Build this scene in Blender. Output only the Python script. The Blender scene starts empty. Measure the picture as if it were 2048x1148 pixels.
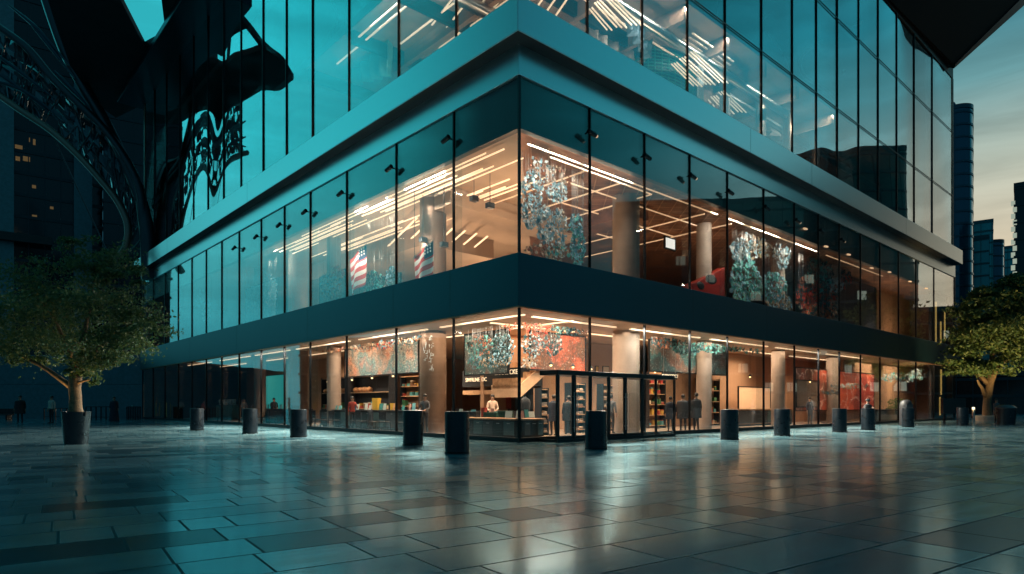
import bpy, math, random
from mathutils import Vector, Matrix
random.seed(7)
SC = bpy.context.scene
COL = SC.collection

# ------------------------------------------------------------------ camera
FPX, HZ, EYE = 1294.0, 810.0, 1.3          # focal length and horizon in photo pixels, eye height
cam_d = bpy.data.cameras.new('camera'); cam = bpy.data.objects.new('camera', cam_d); COL.objects.link(cam)
cam.location = (0, 0, EYE); cam.rotation_euler = (math.radians(90), 0, 0)
cam_d.sensor_width = 36; cam_d.lens = 36 * FPX / 2048
cam_d.shift_y = (HZ - 574) / 2048
cam_d.clip_end = 4000
SC.camera = cam
SC.view_settings.view_transform = 'Standard'; SC.view_settings.look = 'None'
SC.view_settings.exposure = 0.0; SC.view_settings.gamma = 1.0
SC.render.engine = 'CYCLES'
SC.cycles.use_denoising = True
SC.cycles.max_bounces = 10; SC.cycles.glossy_bounces = 5; SC.cycles.diffuse_bounces = 3
SC.cycles.transparent_max_bounces = 24; SC.cycles.transmission_bounces = 4
SC.cycles.sample_clamp_indirect = 4.0
SC.cycles.caustics_reflective = False; SC.cycles.caustics_refractive = False

# ------------------------------------------------------------------ node helper
class NT:
    def __init__(s, tree): s.t = tree; s.n = tree.nodes; s.l = tree.links
    def node(s, typ, **kw):
        n = s.n.new(typ)
        for k, v in kw.items():
            if hasattr(n, k): setattr(n, k, v)
        return n
    def link(s, a, b): s.l.new(a, b)
    def _in(s, sock, v):
        if v is None: return
        if isinstance(v, bpy.types.NodeSocket): s.l.new(v, sock)
        else:
            if sock.type == 'RGBA' and len(v) == 3: v = (*v, 1)
            sock.default_value = v
    def math(s, op, a, b=None, c=None, clamp=False):
        n = s.n.new('ShaderNodeMath'); n.operation = op; n.use_clamp = clamp
        for i, v in enumerate((a, b, c)): s._in(n.inputs[i], v)
        return n.outputs[0]
    def vmath(s, op, a, b=None, scale=None):
        n = s.n.new('ShaderNodeVectorMath'); n.operation = op
        s._in(n.inputs[0], a); s._in(n.inputs[1], b)
        if scale is not None: s._in(n.inputs['Scale'], scale)
        return n.outputs['Value'] if op in ('DOT_PRODUCT', 'LENGTH') else n.outputs[0]
    def sep(s, v):
        n = s.n.new('ShaderNodeSeparateXYZ'); s._in(n.inputs[0], v); return n.outputs
    def comb(s, x, y, z):
        n = s.n.new('ShaderNodeCombineXYZ')
        for i, v in enumerate((x, y, z)): s._in(n.inputs[i], v)
        return n.outputs[0]
    def smooth(s, v, a, b, lo=0.0, hi=1.0):
        n = s.n.new('ShaderNodeMapRange'); n.interpolation_type = 'SMOOTHSTEP'; n.clamp = True
        s._in(n.inputs[0], v)
        for i, x in zip((1, 2, 3, 4), (a, b, lo, hi)): s._in(n.inputs[i], x)
        return n.outputs[0]
    def ramp(s, v, stops, interp='LINEAR'):
        n = s.n.new('ShaderNodeValToRGB'); r = n.color_ramp; r.interpolation = interp
        while len(r.elements) < len(stops): r.elements.new(0.5)
        for e, (p, c) in zip(r.elements, stops):
            e.position = p; e.color = (*c, 1) if len(c) == 3 else c
        s._in(n.inputs[0], v); return n.outputs[0]
    def mix(s, f, a, b, mode='MIX'):
        n = s.n.new('ShaderNodeMix'); n.data_type = 'RGBA'; n.blend_type = mode
        s._in(n.inputs[0], f); s._in(n.inputs[6], a); s._in(n.inputs[7], b)
        return n.outputs[2]
    def noise(s, vec, scale, detail=4, rough=.5, dist=0.0, out=0):
        n = s.n.new('ShaderNodeTexNoise'); s._in(n.inputs['Vector'], vec)
        n.inputs['Scale'].default_value = scale; n.inputs['Detail'].default_value = detail
        n.inputs['Roughness'].default_value = rough; n.inputs['Distortion'].default_value = dist
        return n.outputs[out]
    def white(s, vec, out=0):
        n = s.n.new('ShaderNodeTexWhiteNoise'); n.noise_dimensions = '3D'; s._in(n.inputs['Vector'], vec)
        return n.outputs[out]
    def voro(s, vec, scale, feature='F1', out=0):
        n = s.n.new('ShaderNodeTexVoronoi'); n.feature = feature; s._in(n.inputs['Vector'], vec)
        n.inputs['Scale'].default_value = scale; return n.outputs[out]
    def bump(s, h, strength, dist=.02):
        n = s.n.new('ShaderNodeBump'); n.inputs['Strength'].default_value = strength
        n.inputs['Distance'].default_value = dist; s._in(n.inputs['Height'], h); return n.outputs[0]

# ------------------------------------------------------------------ world: dusk sky
SUN_EL, SUN_AZ = math.radians(3.0), math.radians(46)      # azimuth to the right of straight ahead
w = bpy.data.worlds.new('World'); SC.world = w; w.use_nodes = True
N = NT(w.node_tree); N.n.clear()
tc = N.node('ShaderNodeTexCoord')
d = tc.outputs['Generated']
dx, dy, dz = N.sep(d)
h = N.vmath('NORMALIZE', N.comb(dx, dy, 0.0))
def azdot(deg): return N.vmath('DOT_PRODUCT', h, (math.sin(math.radians(deg)), math.cos(math.radians(deg)), 0))
zc = N.math('MAXIMUM', dz, 0.0)
cl_n = N.noise(N.vmath('MULTIPLY', d, (2.2, 2.2, 16.0)), 1.6, 5, .55, .6)
cl = N.smooth(cl_n, .35, .7, .88, 1.14)
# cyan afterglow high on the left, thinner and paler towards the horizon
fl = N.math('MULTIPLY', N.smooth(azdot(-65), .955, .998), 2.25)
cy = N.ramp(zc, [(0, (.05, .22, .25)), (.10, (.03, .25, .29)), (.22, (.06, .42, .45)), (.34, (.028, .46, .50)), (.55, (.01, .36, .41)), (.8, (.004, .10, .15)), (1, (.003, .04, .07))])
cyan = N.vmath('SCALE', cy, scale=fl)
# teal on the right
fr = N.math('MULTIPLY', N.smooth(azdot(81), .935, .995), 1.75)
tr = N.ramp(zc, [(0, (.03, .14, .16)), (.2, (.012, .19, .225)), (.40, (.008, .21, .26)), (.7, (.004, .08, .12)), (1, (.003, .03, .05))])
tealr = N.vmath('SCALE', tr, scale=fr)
# cream sunset low on the right, straight past the building's end
fc = N.math('MULTIPLY', N.smooth(azdot(46), .70, .95), 1.35)
cr = N.ramp(zc, [(0, (.66, .49, .31)), (.10, (.60, .45, .29)), (.20, (.50, .40, .27)), (.29, (.31, .31, .235)), (.38, (.09, .18, .175)), (.46, (.012, .08, .10)), (.7, (.004, .03, .05)), (1, (.003, .02, .035))])
cream = N.vmath('SCALE', cr, scale=fc)
base = N.ramp(zc, [(0, (.010, .040, .056)), (.2, (.008, .045, .072)), (.6, (.012, .085, .12)), (.75, (.012, .10, .135)), (1, (.015, .12, .155))])
# light of the open plaza sky behind the photographer, and a cyan break in the cloud high on the left
behind = N.vmath('SCALE', N.ramp(zc, [(0, (.008, .042, .062)), (.5, (.007, .048, .074)), (1, (.004, .03, .05))]), scale=N.smooth(dy, -.15, -.8))
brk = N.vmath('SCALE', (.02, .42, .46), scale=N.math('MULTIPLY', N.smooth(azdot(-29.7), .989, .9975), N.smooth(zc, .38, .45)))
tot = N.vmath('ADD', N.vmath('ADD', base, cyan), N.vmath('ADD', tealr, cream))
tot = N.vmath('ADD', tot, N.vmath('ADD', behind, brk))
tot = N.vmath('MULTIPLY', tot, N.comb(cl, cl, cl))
sky = N.node('ShaderNodeTexSky', sky_type='NISHITA', sun_disc=False)
sky.sun_elevation = SUN_EL; sky.sun_rotation = SUN_AZ
sk = N.vmath('SCALE', N.vmath('MULTIPLY', sky.outputs[0], (.5, .95, 1.0)), scale=.006)
tot = N.vmath('ADD', tot, sk)
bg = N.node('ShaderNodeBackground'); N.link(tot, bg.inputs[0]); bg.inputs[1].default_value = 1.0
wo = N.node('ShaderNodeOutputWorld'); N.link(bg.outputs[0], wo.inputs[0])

# ------------------------------------------------------------------ sun: already down to the rooftops, weak and warm
sd = bpy.data.lights.new('sun', 'SUN'); sd.energy = 0.25; sd.angle = math.radians(4); sd.color = (1, .78, .55)
so = bpy.data.objects.new('sun', sd); COL.objects.link(so)
sv = Vector((math.sin(SUN_AZ) * math.cos(SUN_EL), math.cos(SUN_AZ) * math.cos(SUN_EL), math.sin(SUN_EL)))
so.rotation_euler = (-sv).to_track_quat('-Z', 'Y').to_euler(); so.location = sv * 300

# ------------------------------------------------------------------ mesh helpers
class MB:
    def __init__(s): s.v = []; s.f = []; s.m = []
    def add(s, vs, fs, mi=0):
        o = len(s.v); s.v += [tuple(p) for p in vs]; s.f += [tuple(i + o for i in f) for f in fs]; s.m += [mi] * len(fs); return s
    def box(s, a, b, mi=0):
        x0, y0, z0 = (min(a[i], b[i]) for i in range(3)); x1, y1, z1 = (max(a[i], b[i]) for i in range(3))
        return s.add([(x0, y0, z0), (x1, y0, z0), (x1, y1, z0), (x0, y1, z0), (x0, y0, z1), (x1, y0, z1), (x1, y1, z1), (x0, y1, z1)],
                     [(0, 3, 2, 1), (4, 5, 6, 7), (0, 1, 5, 4), (1, 2, 6, 5), (2, 3, 7, 6), (3, 0, 4, 7)], mi)
    def prism(s, poly, z0, z1, mi=0):
        n = len(poly)
        a = sum(poly[i][0] * poly[(i + 1) % n][1] - poly[(i + 1) % n][0] * poly[i][1] for i in range(n))
        if a < 0: poly = poly[::-1]
        vs = [(p[0], p[1], z0) for p in poly] + [(p[0], p[1], z1) for p in poly]
        fs = [tuple(range(n - 1, -1, -1)), tuple(range(n, 2 * n))] + [(i, (i + 1) % n, n + (i + 1) % n, n + i) for i in range(n)]
        return s.add(vs, fs, mi)
    def tube(s, pts, rad, n=8, mi=0, cap=True):
        pts = [Vector(p) for p in pts]
        if not hasattr(rad, '__len__'): rad = [rad] * len(pts)
        vs = []; fs = []
        t0 = (pts[1] - pts[0]).normalized()
        ref = Vector((0, 0, 1)) if abs(t0.z) < .9 else Vector((1, 0, 0))
        x = t0.cross(ref).normalized()
        for i, p in enumerate(pts):
            t = (pts[min(i + 1, len(pts) - 1)] - pts[max(i - 1, 0)]).normalized()
            x = (x - t * x.dot(t)).normalized(); y = t.cross(x)
            for k in range(n):
                a = 2 * math.pi * k / n
                vs.append(p + (x * math.cos(a) + y * math.sin(a)) * rad[i])
        for i in range(len(pts) - 1):
            for k in range(n):
                fs.append((i * n + k, i * n + (k + 1) % n, (i + 1) * n + (k + 1) % n, (i + 1) * n + k))
        if cap:
            fs.append(tuple(range(n - 1, -1, -1))); fs.append(tuple(range((len(pts) - 1) * n, len(pts) * n)))
        return s.add(vs, fs, mi)
    def lathe(s, prof, n=24, c=(0, 0, 0), mi=0, sx=1, sy=1):
        vs = []; fs = []
        for r, z in prof:
            for k in range(n):
                a = 2 * math.pi * k / n
                vs.append((c[0] + r * sx * math.cos(a), c[1] + r * sy * math.sin(a), c[2] + z))
        for i in range(len(prof) - 1):
            for k in range(n): fs.append((i * n + k, i * n + (k + 1) % n, (i + 1) * n + (k + 1) % n, (i + 1) * n + k))
        if prof[0][0] > 1e-4: fs.append(tuple(range(n - 1, -1, -1)))
        if prof[-1][0] > 1e-4: fs.append(tuple(range((len(prof) - 1) * n, len(prof) * n)))
        return s.add(vs, fs, mi)
    def ball(s, c, r, n=10, mi=0):
        if not hasattr(r, '__len__'): r = (r, r, r)
        prof = [(max(1e-5, math.sin(math.pi * i / (n - 2))), -math.cos(math.pi * i / (n - 2))) for i in range(n - 1)]
        vs = []; fs = []
        for q, z in prof:
            for k in range(n):
                a = 2 * math.pi * k / n
                vs.append((c[0] + r[0] * q * math.cos(a), c[1] + r[1] * q * math.sin(a), c[2] + r[2] * z))
        for i in range(len(prof) - 1):
            for k in range(n): fs.append((i * n + k, i * n + (k + 1) % n, (i + 1) * n + (k + 1) % n, (i + 1) * n + k))
        return s.add(vs, fs, mi)
    def build(s, name, mat, parent=None, loc=(0, 0, 0), rz=0.0, smooth=False, bevel=0.0):
        me = bpy.data.meshes.new(name); me.from_pydata(s.v, [], s.f)
        for m in (mat if isinstance(mat, (list, tuple)) else [mat]): me.materials.append(m)
        if any(s.m): me.polygons.foreach_set('material_index', s.m)
        if smooth:
            me.polygons.foreach_set('use_smooth', [True] * len(me.polygons))
            try: me.set_sharp_from_angle(angle=math.radians(40))
            except Exception: pass
        me.update()
        o = bpy.data.objects.new(name, me); COL.objects.link(o)
        o.location = loc; o.rotation_euler = (0, 0, rz)
        if parent: o.parent = parent
        if bevel:
            b = o.modifiers.new('edge', 'BEVEL'); b.width = bevel; b.segments = 2; b.limit_method = 'ANGLE'
        return o

def tag(o, label=None, cat=None, group=None, kind=None):
    if label: o['label'] = label
    if cat: o['category'] = cat
    if group: o['group'] = group
    if kind: o['kind'] = kind
    return o
def empty(name, loc=(0, 0, 0), rz=0.0, label=None, cat=None, group=None):
    o = bpy.data.objects.new(name, None); COL.objects.link(o); o.location = loc; o.rotation_euler = (0, 0, rz)
    return tag(o, label, cat, group)
def copy_tree(o, parent=None):
    c = o.copy(); COL.objects.link(c); c.parent = parent
    for ch in list(o.children): copy_tree(ch, c)
    return c

# building frame: x = u along the right-hand front, y = v along the left-hand front, corner at (0, 0)
TH = math.atan2(1167, 1294); CX, CY = .24, 22.4
cT, sT = math.cos(TH), math.sin(TH)
def W(u, v, z=0.0): return Vector((CX + u * cT - v * sT, CY + u * sT + v * cT, z))
def ray(px, py):                         # photo pixel to a ray in the building frame
    dxx, dyy, dzz = (px - 1024) / FPX, 1.0, (HZ - py) / FPX
    o = (-CX * cT - CY * sT, CX * sT - CY * cT, EYE)
    return o, (dxx * cT + dyy * sT, -dxx * sT + dyy * cT, dzz)
def P(px, py, u=None, v=None, z=None):   # where the sight line meets a plane of the building frame
    o, r = ray(px, py)
    i, val = (0, u) if u is not None else (1, v) if v is not None else (2, z)
    t = (val - o[i]) / r[i]
    return tuple(o[k] + t * r[k] for k in range(3))
def at(px, py, Y):                       # photo pixel at a real distance Y
    return Vector(((px - 1024) / FPX * Y, Y, EYE + (HZ - py) / FPX * Y))

# ------------------------------------------------------------------ materials
MATS = {}
def mat(name, col=(.5, .5, .5), rough=.5, metal=0.0, spec=.5, emit=None, es=0.0, var=0.0, vscale=3.0, bump=0.0, bscale=40.0):
    m = bpy.data.materials.new(name); m.use_nodes = True; N = NT(m.node_tree)
    b = N.n['Principled BSDF']
    b.inputs['Roughness'].default_value = rough; b.inputs['Metallic'].default_value = metal
    b.inputs['Specular IOR Level'].default_value = spec
    tcn = N.node('ShaderNodeTexCoord').outputs['Object']
    if var:
        f = N.noise(tcn, vscale, 5, .6)
        N.link(N.mix(N.smooth(f, .3, .7), tuple(c * (1 - var) for c in col), tuple(min(1, c * (1 + var)) for c in col)), b.inputs['Base Color'])
        N.link(N.smooth(f, .2, .8, rough * .8, min(1, rough * 1.2)), b.inputs['Roughness'])
    else: b.inputs['Base Color'].default_value = (*col, 1)
    if bump: N.link(N.bump(N.noise(tcn, bscale, 4, .6), bump, .01), b.inputs['Normal'])
    if emit: b.inputs['Emission Color'].default_value = (*emit, 1); b.inputs['Emission Strength'].default_value = es
    MATS[name] = m; return m

def glass(name, f0, power, tint, wave=0.0, wscale=.25, gcol=(1, 1, 1), top=1.0):
    m = bpy.data.materials.new(name); m.use_nodes = True; N = NT(m.node_tree); N.n.clear()
    out = N.node('ShaderNodeOutputMaterial')
    tr = N.node('ShaderNodeBsdfTransparent'); tr.inputs[0].default_value = (*tint, 1)
    gl = N.node('ShaderNodeBsdfAnisotropic') if False else N.node('ShaderNodeBsdfGlossy')
    gl.inputs['Roughness'].default_value = .015; gl.inputs['Color'].default_value = (*gcol, 1)
    lw = N.node('ShaderNodeLayerWeight'); lw.inputs[0].default_value = .5
    f = N.math('MULTIPLY_ADD', N.math('POWER', lw.outputs['Facing'], power), top - f0, f0)
    geo = N.node('ShaderNodeNewGeometry')
    if wave:
        nz = N.noise(N.vmath('MULTIPLY', geo.outputs['Position'], (1, 1, .45)), wscale, 0, 0, .35)
        N.link(N.bump(nz, 1.0, wave), gl.inputs['Normal'])
    mx = N.node('ShaderNodeMixShader'); N.link(f, mx.inputs[0]); N.link(tr.outputs[0], mx.inputs[1]); N.link(gl.outputs[0], mx.inputs[2])
    N.link(mx.outputs[0], out.inputs[0]); MATS[name] = m; return m

glass_low = glass('podium glass', .006, 3.1, (.94, .96, .95), wave=.010, wscale=.3, top=.72)
glass_up = glass('tower glass', .05, 2.35, (.70, .76, .78), wave=.27, wscale=.12, top=.74)
glass_in = glass('clear glass', .02, 3.0, (.93, .95, .95), top=.6)

fascia_m = mat('brushed fascia metal', (.56, .60, .60), .30, .92)
band_m = mat('dark blue metal band', (.018, .055, .075), .40, .75)
dark_m = mat('near black metal', (.012, .014, .017), .42, .6)
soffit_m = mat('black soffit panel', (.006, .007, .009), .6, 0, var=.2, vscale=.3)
spandrel_m = mat('charcoal spandrel panel', (.016, .017, .02), .35, .2)
mullion_m = mat('black anodised mullion', (.01, .011, .013), .35, .7)
ceil_m = mat('beige ceiling plaster', (.42, .31, .235), .7, var=.12, vscale=.4)
copper_m = mat('copper ceiling', (.26, .12, .065), .42, .5, var=.3, vscale=.8)
copper2_m = mat('copper lattice', (.50, .27, .15), .35, .8, var=.2, vscale=2)
tan_m = mat('tan interior wall', (.34, .20, .12), .6, var=.12, vscale=.5)
brown_m = mat('brown interior wall', (.20, .12, .08), .55, var=.25, vscale=.7)
col_m = mat('plastered column', (.27, .215, .18), .55, var=.1, vscale=1.2)
colb_m = mat('bronze clad column', (.19, .125, .09), .35, .5, var=.15, vscale=1.0)
floor_m = mat('stone interior floor', (.26, .19, .145), .3, var=.2, vscale=1.5)
strip_m = mat('warm light strip', (.8, .7, .6), .5, emit=(1, .66, .39), es=1.25)
strip2_m = mat('soft warm light strip', (.8, .7, .6), .5, emit=(1, .55, .28), es=.6)
black_m = mat('matt black', (.012, .012, .014), .6)
char_m = mat('charcoal lacquer', (.025, .028, .034), .3)
oak_m = mat('oak top', (.46, .27, .15), .45, var=.25, vscale=6)
steel_m = mat('brushed steel', (.45, .44, .42), .3, 1.0)
brass_m = mat('brass', (.65, .45, .18), .3, 1.0)

# ------------------------------------------------------------------ ground: dark polished stone paving
def ground_material():
    m = bpy.data.materials.new('polished slate paving'); m.use_nodes = True; N = NT(m.node_tree); b = N.n['Principled BSDF']
    pos = N.node('ShaderNodeNewGeometry').outputs['Position']
    ua = N.vmath('DOT_PRODUCT', pos, (.82, .573, 0)); va = N.vmath('DOT_PRODUCT', pos, (-.573, .82, 0))
    H = .74
    vr = N.math('DIVIDE', va, H); row = N.math('FLOOR', vr); fv = N.math('SUBTRACT', vr, row)
    r1 = N.white(N.comb(row, 3.7, 1.1)); r2 = N.white(N.comb(row, 9.2, 5.3))
    ln = N.math('MULTIPLY_ADD', r1, .95, 1.0)
    ur = N.math('ADD', N.math('DIVIDE', ua, ln), N.math('MULTIPLY', r2, 7.0)); colm = N.math('FLOOR', ur); fu = N.math('SUBTRACT', ur, colm)
    # some slabs are cut in two
    cell = N.comb(row, colm, 0.5)
    cut = N.math('GREATER_THAN', N.white(N.vmath('ADD', cell, (4, 2, 9))), .62)
    half = N.math('GREATER_THAN', fu, .42)
    sub = N.math('MULTIPLY', cut, half)
    ev = N.math('MULTIPLY', N.math('MINIMUM', fv, N.math('SUBTRACT', 1.0, fv)), H)
    eu = N.math('MULTIPLY', N.math('MINIMUM', fu, N.math('SUBTRACT', 1.0, fu)), ln)
    ec = N.math('MULTIPLY', N.math('ABSOLUTE', N.math('SUBTRACT', fu, .42)), ln)
    ec = N.math('ADD', ec, N.math('MULTIPLY', N.math('SUBTRACT', 1.0, cut), 9.0))
    e = N.math('MINIMUM', N.math('MINIMUM', ev, eu), ec)
    jw = N.math('MULTIPLY_ADD', N.white(N.comb(row, 1.3, 8.8)), .006, .008)
    joint = N.smooth(N.math('SUBTRACT', e, jw), -.002, .003)          # 0 in the joint
    cid = N.comb(row, N.math('ADD', colm, N.math('MULTIPLY', sub, .37)), 2.0)
    t = N.white(cid); t2 = N.white(N.vmath('ADD', cid, (7, 7, 7)))
    slate = N.noise(N.comb(N.math('MULTIPLY', ua, .5), N.math('MULTIPLY', va, 3.2), t), 2.2, 6, .62, .8)
    fine = N.noise(pos, 38, 4, .65)
    big = N.noise(pos, .12, 3, .5)
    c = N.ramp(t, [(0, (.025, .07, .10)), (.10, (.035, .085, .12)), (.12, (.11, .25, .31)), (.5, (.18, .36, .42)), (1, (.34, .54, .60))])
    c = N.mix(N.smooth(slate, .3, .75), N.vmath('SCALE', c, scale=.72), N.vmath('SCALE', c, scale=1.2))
    c = N.mix(joint, (.004, .006, .008), c)
    N.link(c, b.inputs['Base Color'])
    ro = N.math('ADD', N.math('MULTIPLY_ADD', t2, .07, .085), N.math('ADD', N.math('MULTIPLY', slate, .10), N.math('MULTIPLY', big, .06)))
    ro = N.math('ADD', ro, N.math('MULTIPLY', N.math('SUBTRACT', 1.0, joint), .4))
    ro = N.math('ADD', ro, N.math('MULTIPLY', N.math('LESS_THAN', t, .10), .12))
    N.link(ro, b.inputs['Roughness'])
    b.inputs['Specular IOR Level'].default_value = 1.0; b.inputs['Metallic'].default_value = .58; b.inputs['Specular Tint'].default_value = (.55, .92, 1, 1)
    b.inputs['Coat Weight'].default_value = .55; N.link(N.math('MULTIPLY_ADD', slate, .13, .06), b.inputs['Coat Roughness'])
    N.link(N.math('MULTIPLY', N.math('MULTIPLY_ADD', N.white(N.vmath('ADD', cid, (3, 1, 4))), .22, N.smooth(big, .35, .6, .10, .32)), joint), b.inputs['Coat Weight'])
    hgt = N.math('ADD', N.math('MULTIPLY', joint, .35), N.math('ADD', N.math('MULTIPLY', slate, .35), N.math('ADD', N.math('MULTIPLY', fine, .03), N.math('MULTIPLY', t, .25))))
    N.link(N.bump(hgt, .10, .006), b.inputs['Normal'])
    return m
g = MB(); R = 1600
g.add([(-R, -R, 0), (R, -R, 0), (R, R, 0), (-R, R, 0)], [(0, 1, 2, 3)])
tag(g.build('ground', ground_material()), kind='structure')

# ------------------------------------------------------------------ the glass building
LEN = 53.0
BLD = empty('glass_building', (CX, CY, 0), TH, 'glass corner building with a teal metal fascia over two lit shop floors', 'building')
def L(o, i, ln=LEN):           # plan of an angle running along both fronts, from o metres proud to i metres inside
    return [(-o, -o), (ln + o, -o), (ln + o, i), (i, i), (i, ln + o), (-o, ln + o)]
def part(mb, name, m, **k): return mb.build(name, m, BLD, **k)

Z1a, Z1b = 4.71, 6.54          # dark band between the shop floors
Z2 = 12.72                     # top of the upper shop glazing
ZF0, ZF1 = 13.76, 15.0         # projecting fascia
ZT = 30.5                      # tower top
part(MB().prism(L(.16, .08), Z1a, Z1b), 'band', band_m, bevel=.015)
part(MB().prism(L(.05, .1), Z2, 13.95), 'lower_fascia', fascia_m, bevel=.012)
def LF(o, i, e):               # the same angle, ending flush with the building at its right-hand end
    return [(-o, -o), (LEN + e, -o), (LEN + e, i), (i, i), (i, LEN + o), (-o, LEN + o)]
part(MB().prism(LF(.62, -.03, .0), ZF0 + .012, ZF1), 'upper_fascia', fascia_m, bevel=.02)
part(MB().prism(LF(.60, -.052, -.02), ZF0, ZF0 + .010), 'fascia_soffit', black_m)  # matt black underside puts the recess shadow into the colour
part(MB().prism(L(.17, .06), Z1a - .05, Z1a - .004), 'band_soffit', copper_m)
part(MB().prism(L(-.10, .35), 10.96, Z2 - .02), 'spandrel', spandrel_m)
part(MB().prism(L(.03, .1), 0.0, .16), 'plinth', dark_m)
# joints in the metal bands
for q in (3.76, 7.9, 16.5, 27.2, 37.5):
    part(MB().box((-.1625, q, Z1a + .02), (-.15, q + .022, Z1b - .02)), 'panel_joint', black_m)
for q in (10.6, 17.6, 27.5, 38.0):
    part(MB().box((q, -.1625, Z1a + .02), (q + .022, -.15, Z1b - .02)), 'panel_joint', black_m)
for q in (15.0, 22.0, 38.0):
    part(MB().box((q, -.6225, ZF0 + .04), (q + .018, -.61, ZF1 - .03)), 'panel_joint', black_m)
for q in (24.0, 42.0):
    part(MB().box((-.6225, q, ZF0 + .04), (-.61, q + .018, ZF1 - .03)), 'panel_joint', black_m)

LV = [0, 3.76, 7.93, 12.44, 16.5, 19.9, 23.4, 27.2, 30.6, 34.0, 37.5, 41.2, 45.2, 49.2, LEN]
RV = [0, 3.72, 7.2, 10.6, 13.9, 17.6, 21.2, 24.4, 27.5, 31.0, 34.6, 38.4, 42.4, 47.0, LEN]
def pane_mesh(side, a, b, z0, z1, off=.0):
    m = MB(); g_ = .03; t = .02
    if side == 'L': m.box((off - t / 2, a + g_, z0), (off + t / 2, b - g_, z1))
    else: m.box((a + g_, off - t / 2, z0), (b - g_, off + t / 2, z1))
    return m
def tilt_pane(m, amt):         # no two panes of a curtain wall lie in quite the same plane
    c = [sum(p[i] for p in m.v) / len(m.v) for i in range(3)]
    R_ = Matrix.Rotation(random.gauss(0, amt), 3, 'Z') @ Matrix.Rotation(random.gauss(0, amt * .6), 3, random.choice(('X', 'Y')))
    m.v = [tuple(Vector(c) + R_ @ (Vector(p) - Vector(c))) for p in m.v]; return m
for side, V in (('L', LV), ('R', RV)):
    for a, b in zip(V[:-1], V[1:]):
        part(tilt_pane(pane_mesh(side, a, b, .17, Z1a - .06, .03), .0012), 'glass_pane', glass_low)
        part(tilt_pane(pane_mesh(side, a, b, Z1b + .004, Z2 - .004, .03), .0012), 'glass_pane', glass_low)
        part(tilt_pane(pane_mesh(side, a, b, 14.2, ZT - .02, .16), .0016), 'glass_pane', glass_up)
    for q in V:
        x = -.03 if q == 0 else q
        for z0, z1, o in ((.16, Z1a - .05, -.035), (Z1b, Z2, -.035), (ZF1 + .01, ZT, .08)):
            m = MB(); ww = (.018 if z0 > 10 else .028) if 0 < q < LEN else .03
            if side == 'L': m.box((o, q - ww, z0), (o + .10, q + ww, z1))
            elif q > 0: m.box((q - ww, o, z0), (q + ww, o + .10, z1))
            else: continue
            part(m, 'mullion', mullion_m)
        if 0 < q < LEN:        # glass fins behind the mullions
            m = MB()
            if side == 'L': m.box((.11, q - .012, .02), (.42, q + .012, 4.6)).box((.11, q - .012, 6.45), (.42, q + .012, 10.9))
            else: m.box((q - .012, .11, .02), (q + .012, .42, 4.6)).box((q - .012, .11, 6.45), (q + .012, .42, 10.9))
            part(m, 'glass_fin', glass_in)
# transoms of the tower
for z in (20.0, 25.7):
    part(MB().box((.2, .075, z), (LEN, .12, z + .035)), 'transom', mullion_m)

brown2_m = mat('mid brown wall', (.30, .17, .10), .5, var=.25, vscale=.9)
tslab_m = mat('brown tower ceiling', (.27, .19, .145), .55, var=.35, vscale=.35)
# slabs, ceilings, end walls, service core
part(MB().box((.12, .12, -.3), (LEN, LEN, .02)), 'shop_floor', floor_m)
part(MB().box((.1, .1, 4.72), (LEN - .3, LEN - .3, 6.40)), 'floor_slab', ceil_m)
sl = MB().prism([(.36, .36), (22, 22), (22, LEN - .3), (.36, LEN - .3)], 10.97, 12.6)
part(sl, 'upper_ceiling', ceil_m)
part(MB().prism([(.365, .36), (LEN - .3, .36), (LEN - .3, 22), (22.005, 22)], 10.97, 12.6), 'copper_ceiling', copper_m)
part(MB().box((.3, .3, 13.0), (LEN - .3, LEN - .3, 14.1)), 'roof_slab', black_m)
for z in (20.1, 25.8):
    part(MB().box((.5, .5, z), (LEN - .3, LEN - .3, z + .5)), 'tower_slab', tslab_m if z < 21 else brown_m)
part(MB().box((.1, .1, ZT), (LEN, LEN, ZT + 1.2)), 'tower_roof', soffit_m)
part(MB().box((.1, LEN - .28, 0), (LEN, LEN, ZT)), 'end_wall', brown_m)
part(MB().box((LEN - .28, .1, 0), (LEN, LEN - .29, ZT)), 'end_wall', brown_m)
part(MB().box((15, 15, 0), (40, 40, ZT - .1)), 'service_core', brown_m)
part(MB().box((6.5, 22, .02), (15, 22.3, 4.7)).box((6.5, 22.3, .02), (6.8, 44, 4.7)), 'partition_wall', tan_m)
part(MB().box((4.2, 7.0, .02), (15, 7.25, 4.7)), 'partition_wall', tan_m)
part(MB().box((15.3, 5.5, .02), (21, 5.75, 4.7)), 'partition_wall', brown2_m)
part(MB().box((21.01, 5.5, .02), (40, 5.75, 4.7)), 'partition_wall', tan_m)
part(MB().box((33, 3.4, 6.42), (LEN - .4, 3.6, 10.95)).box((36, 3.0, .02), (LEN - .4, 3.2, 4.7)), 'partition_wall', tan_m)
part(MB().box((5.0, 30, 6.42), (15, 30.3, 10.95)), 'partition_wall', tan_m)
part(MB().box((4.5, 12.5, 9.9), (9.5, 34, 10.96)), 'dropped_soffit', ceil_m)
part(MB().box((2.0, 6.6, 10.2), (11, 8.2, 10.955)), 'dropped_soffit', ceil_m)
part(MB().box((9.5, 2.5, 10.3), (10.9, 9, 10.95)), 'dropped_soffit', copper_m)

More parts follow.
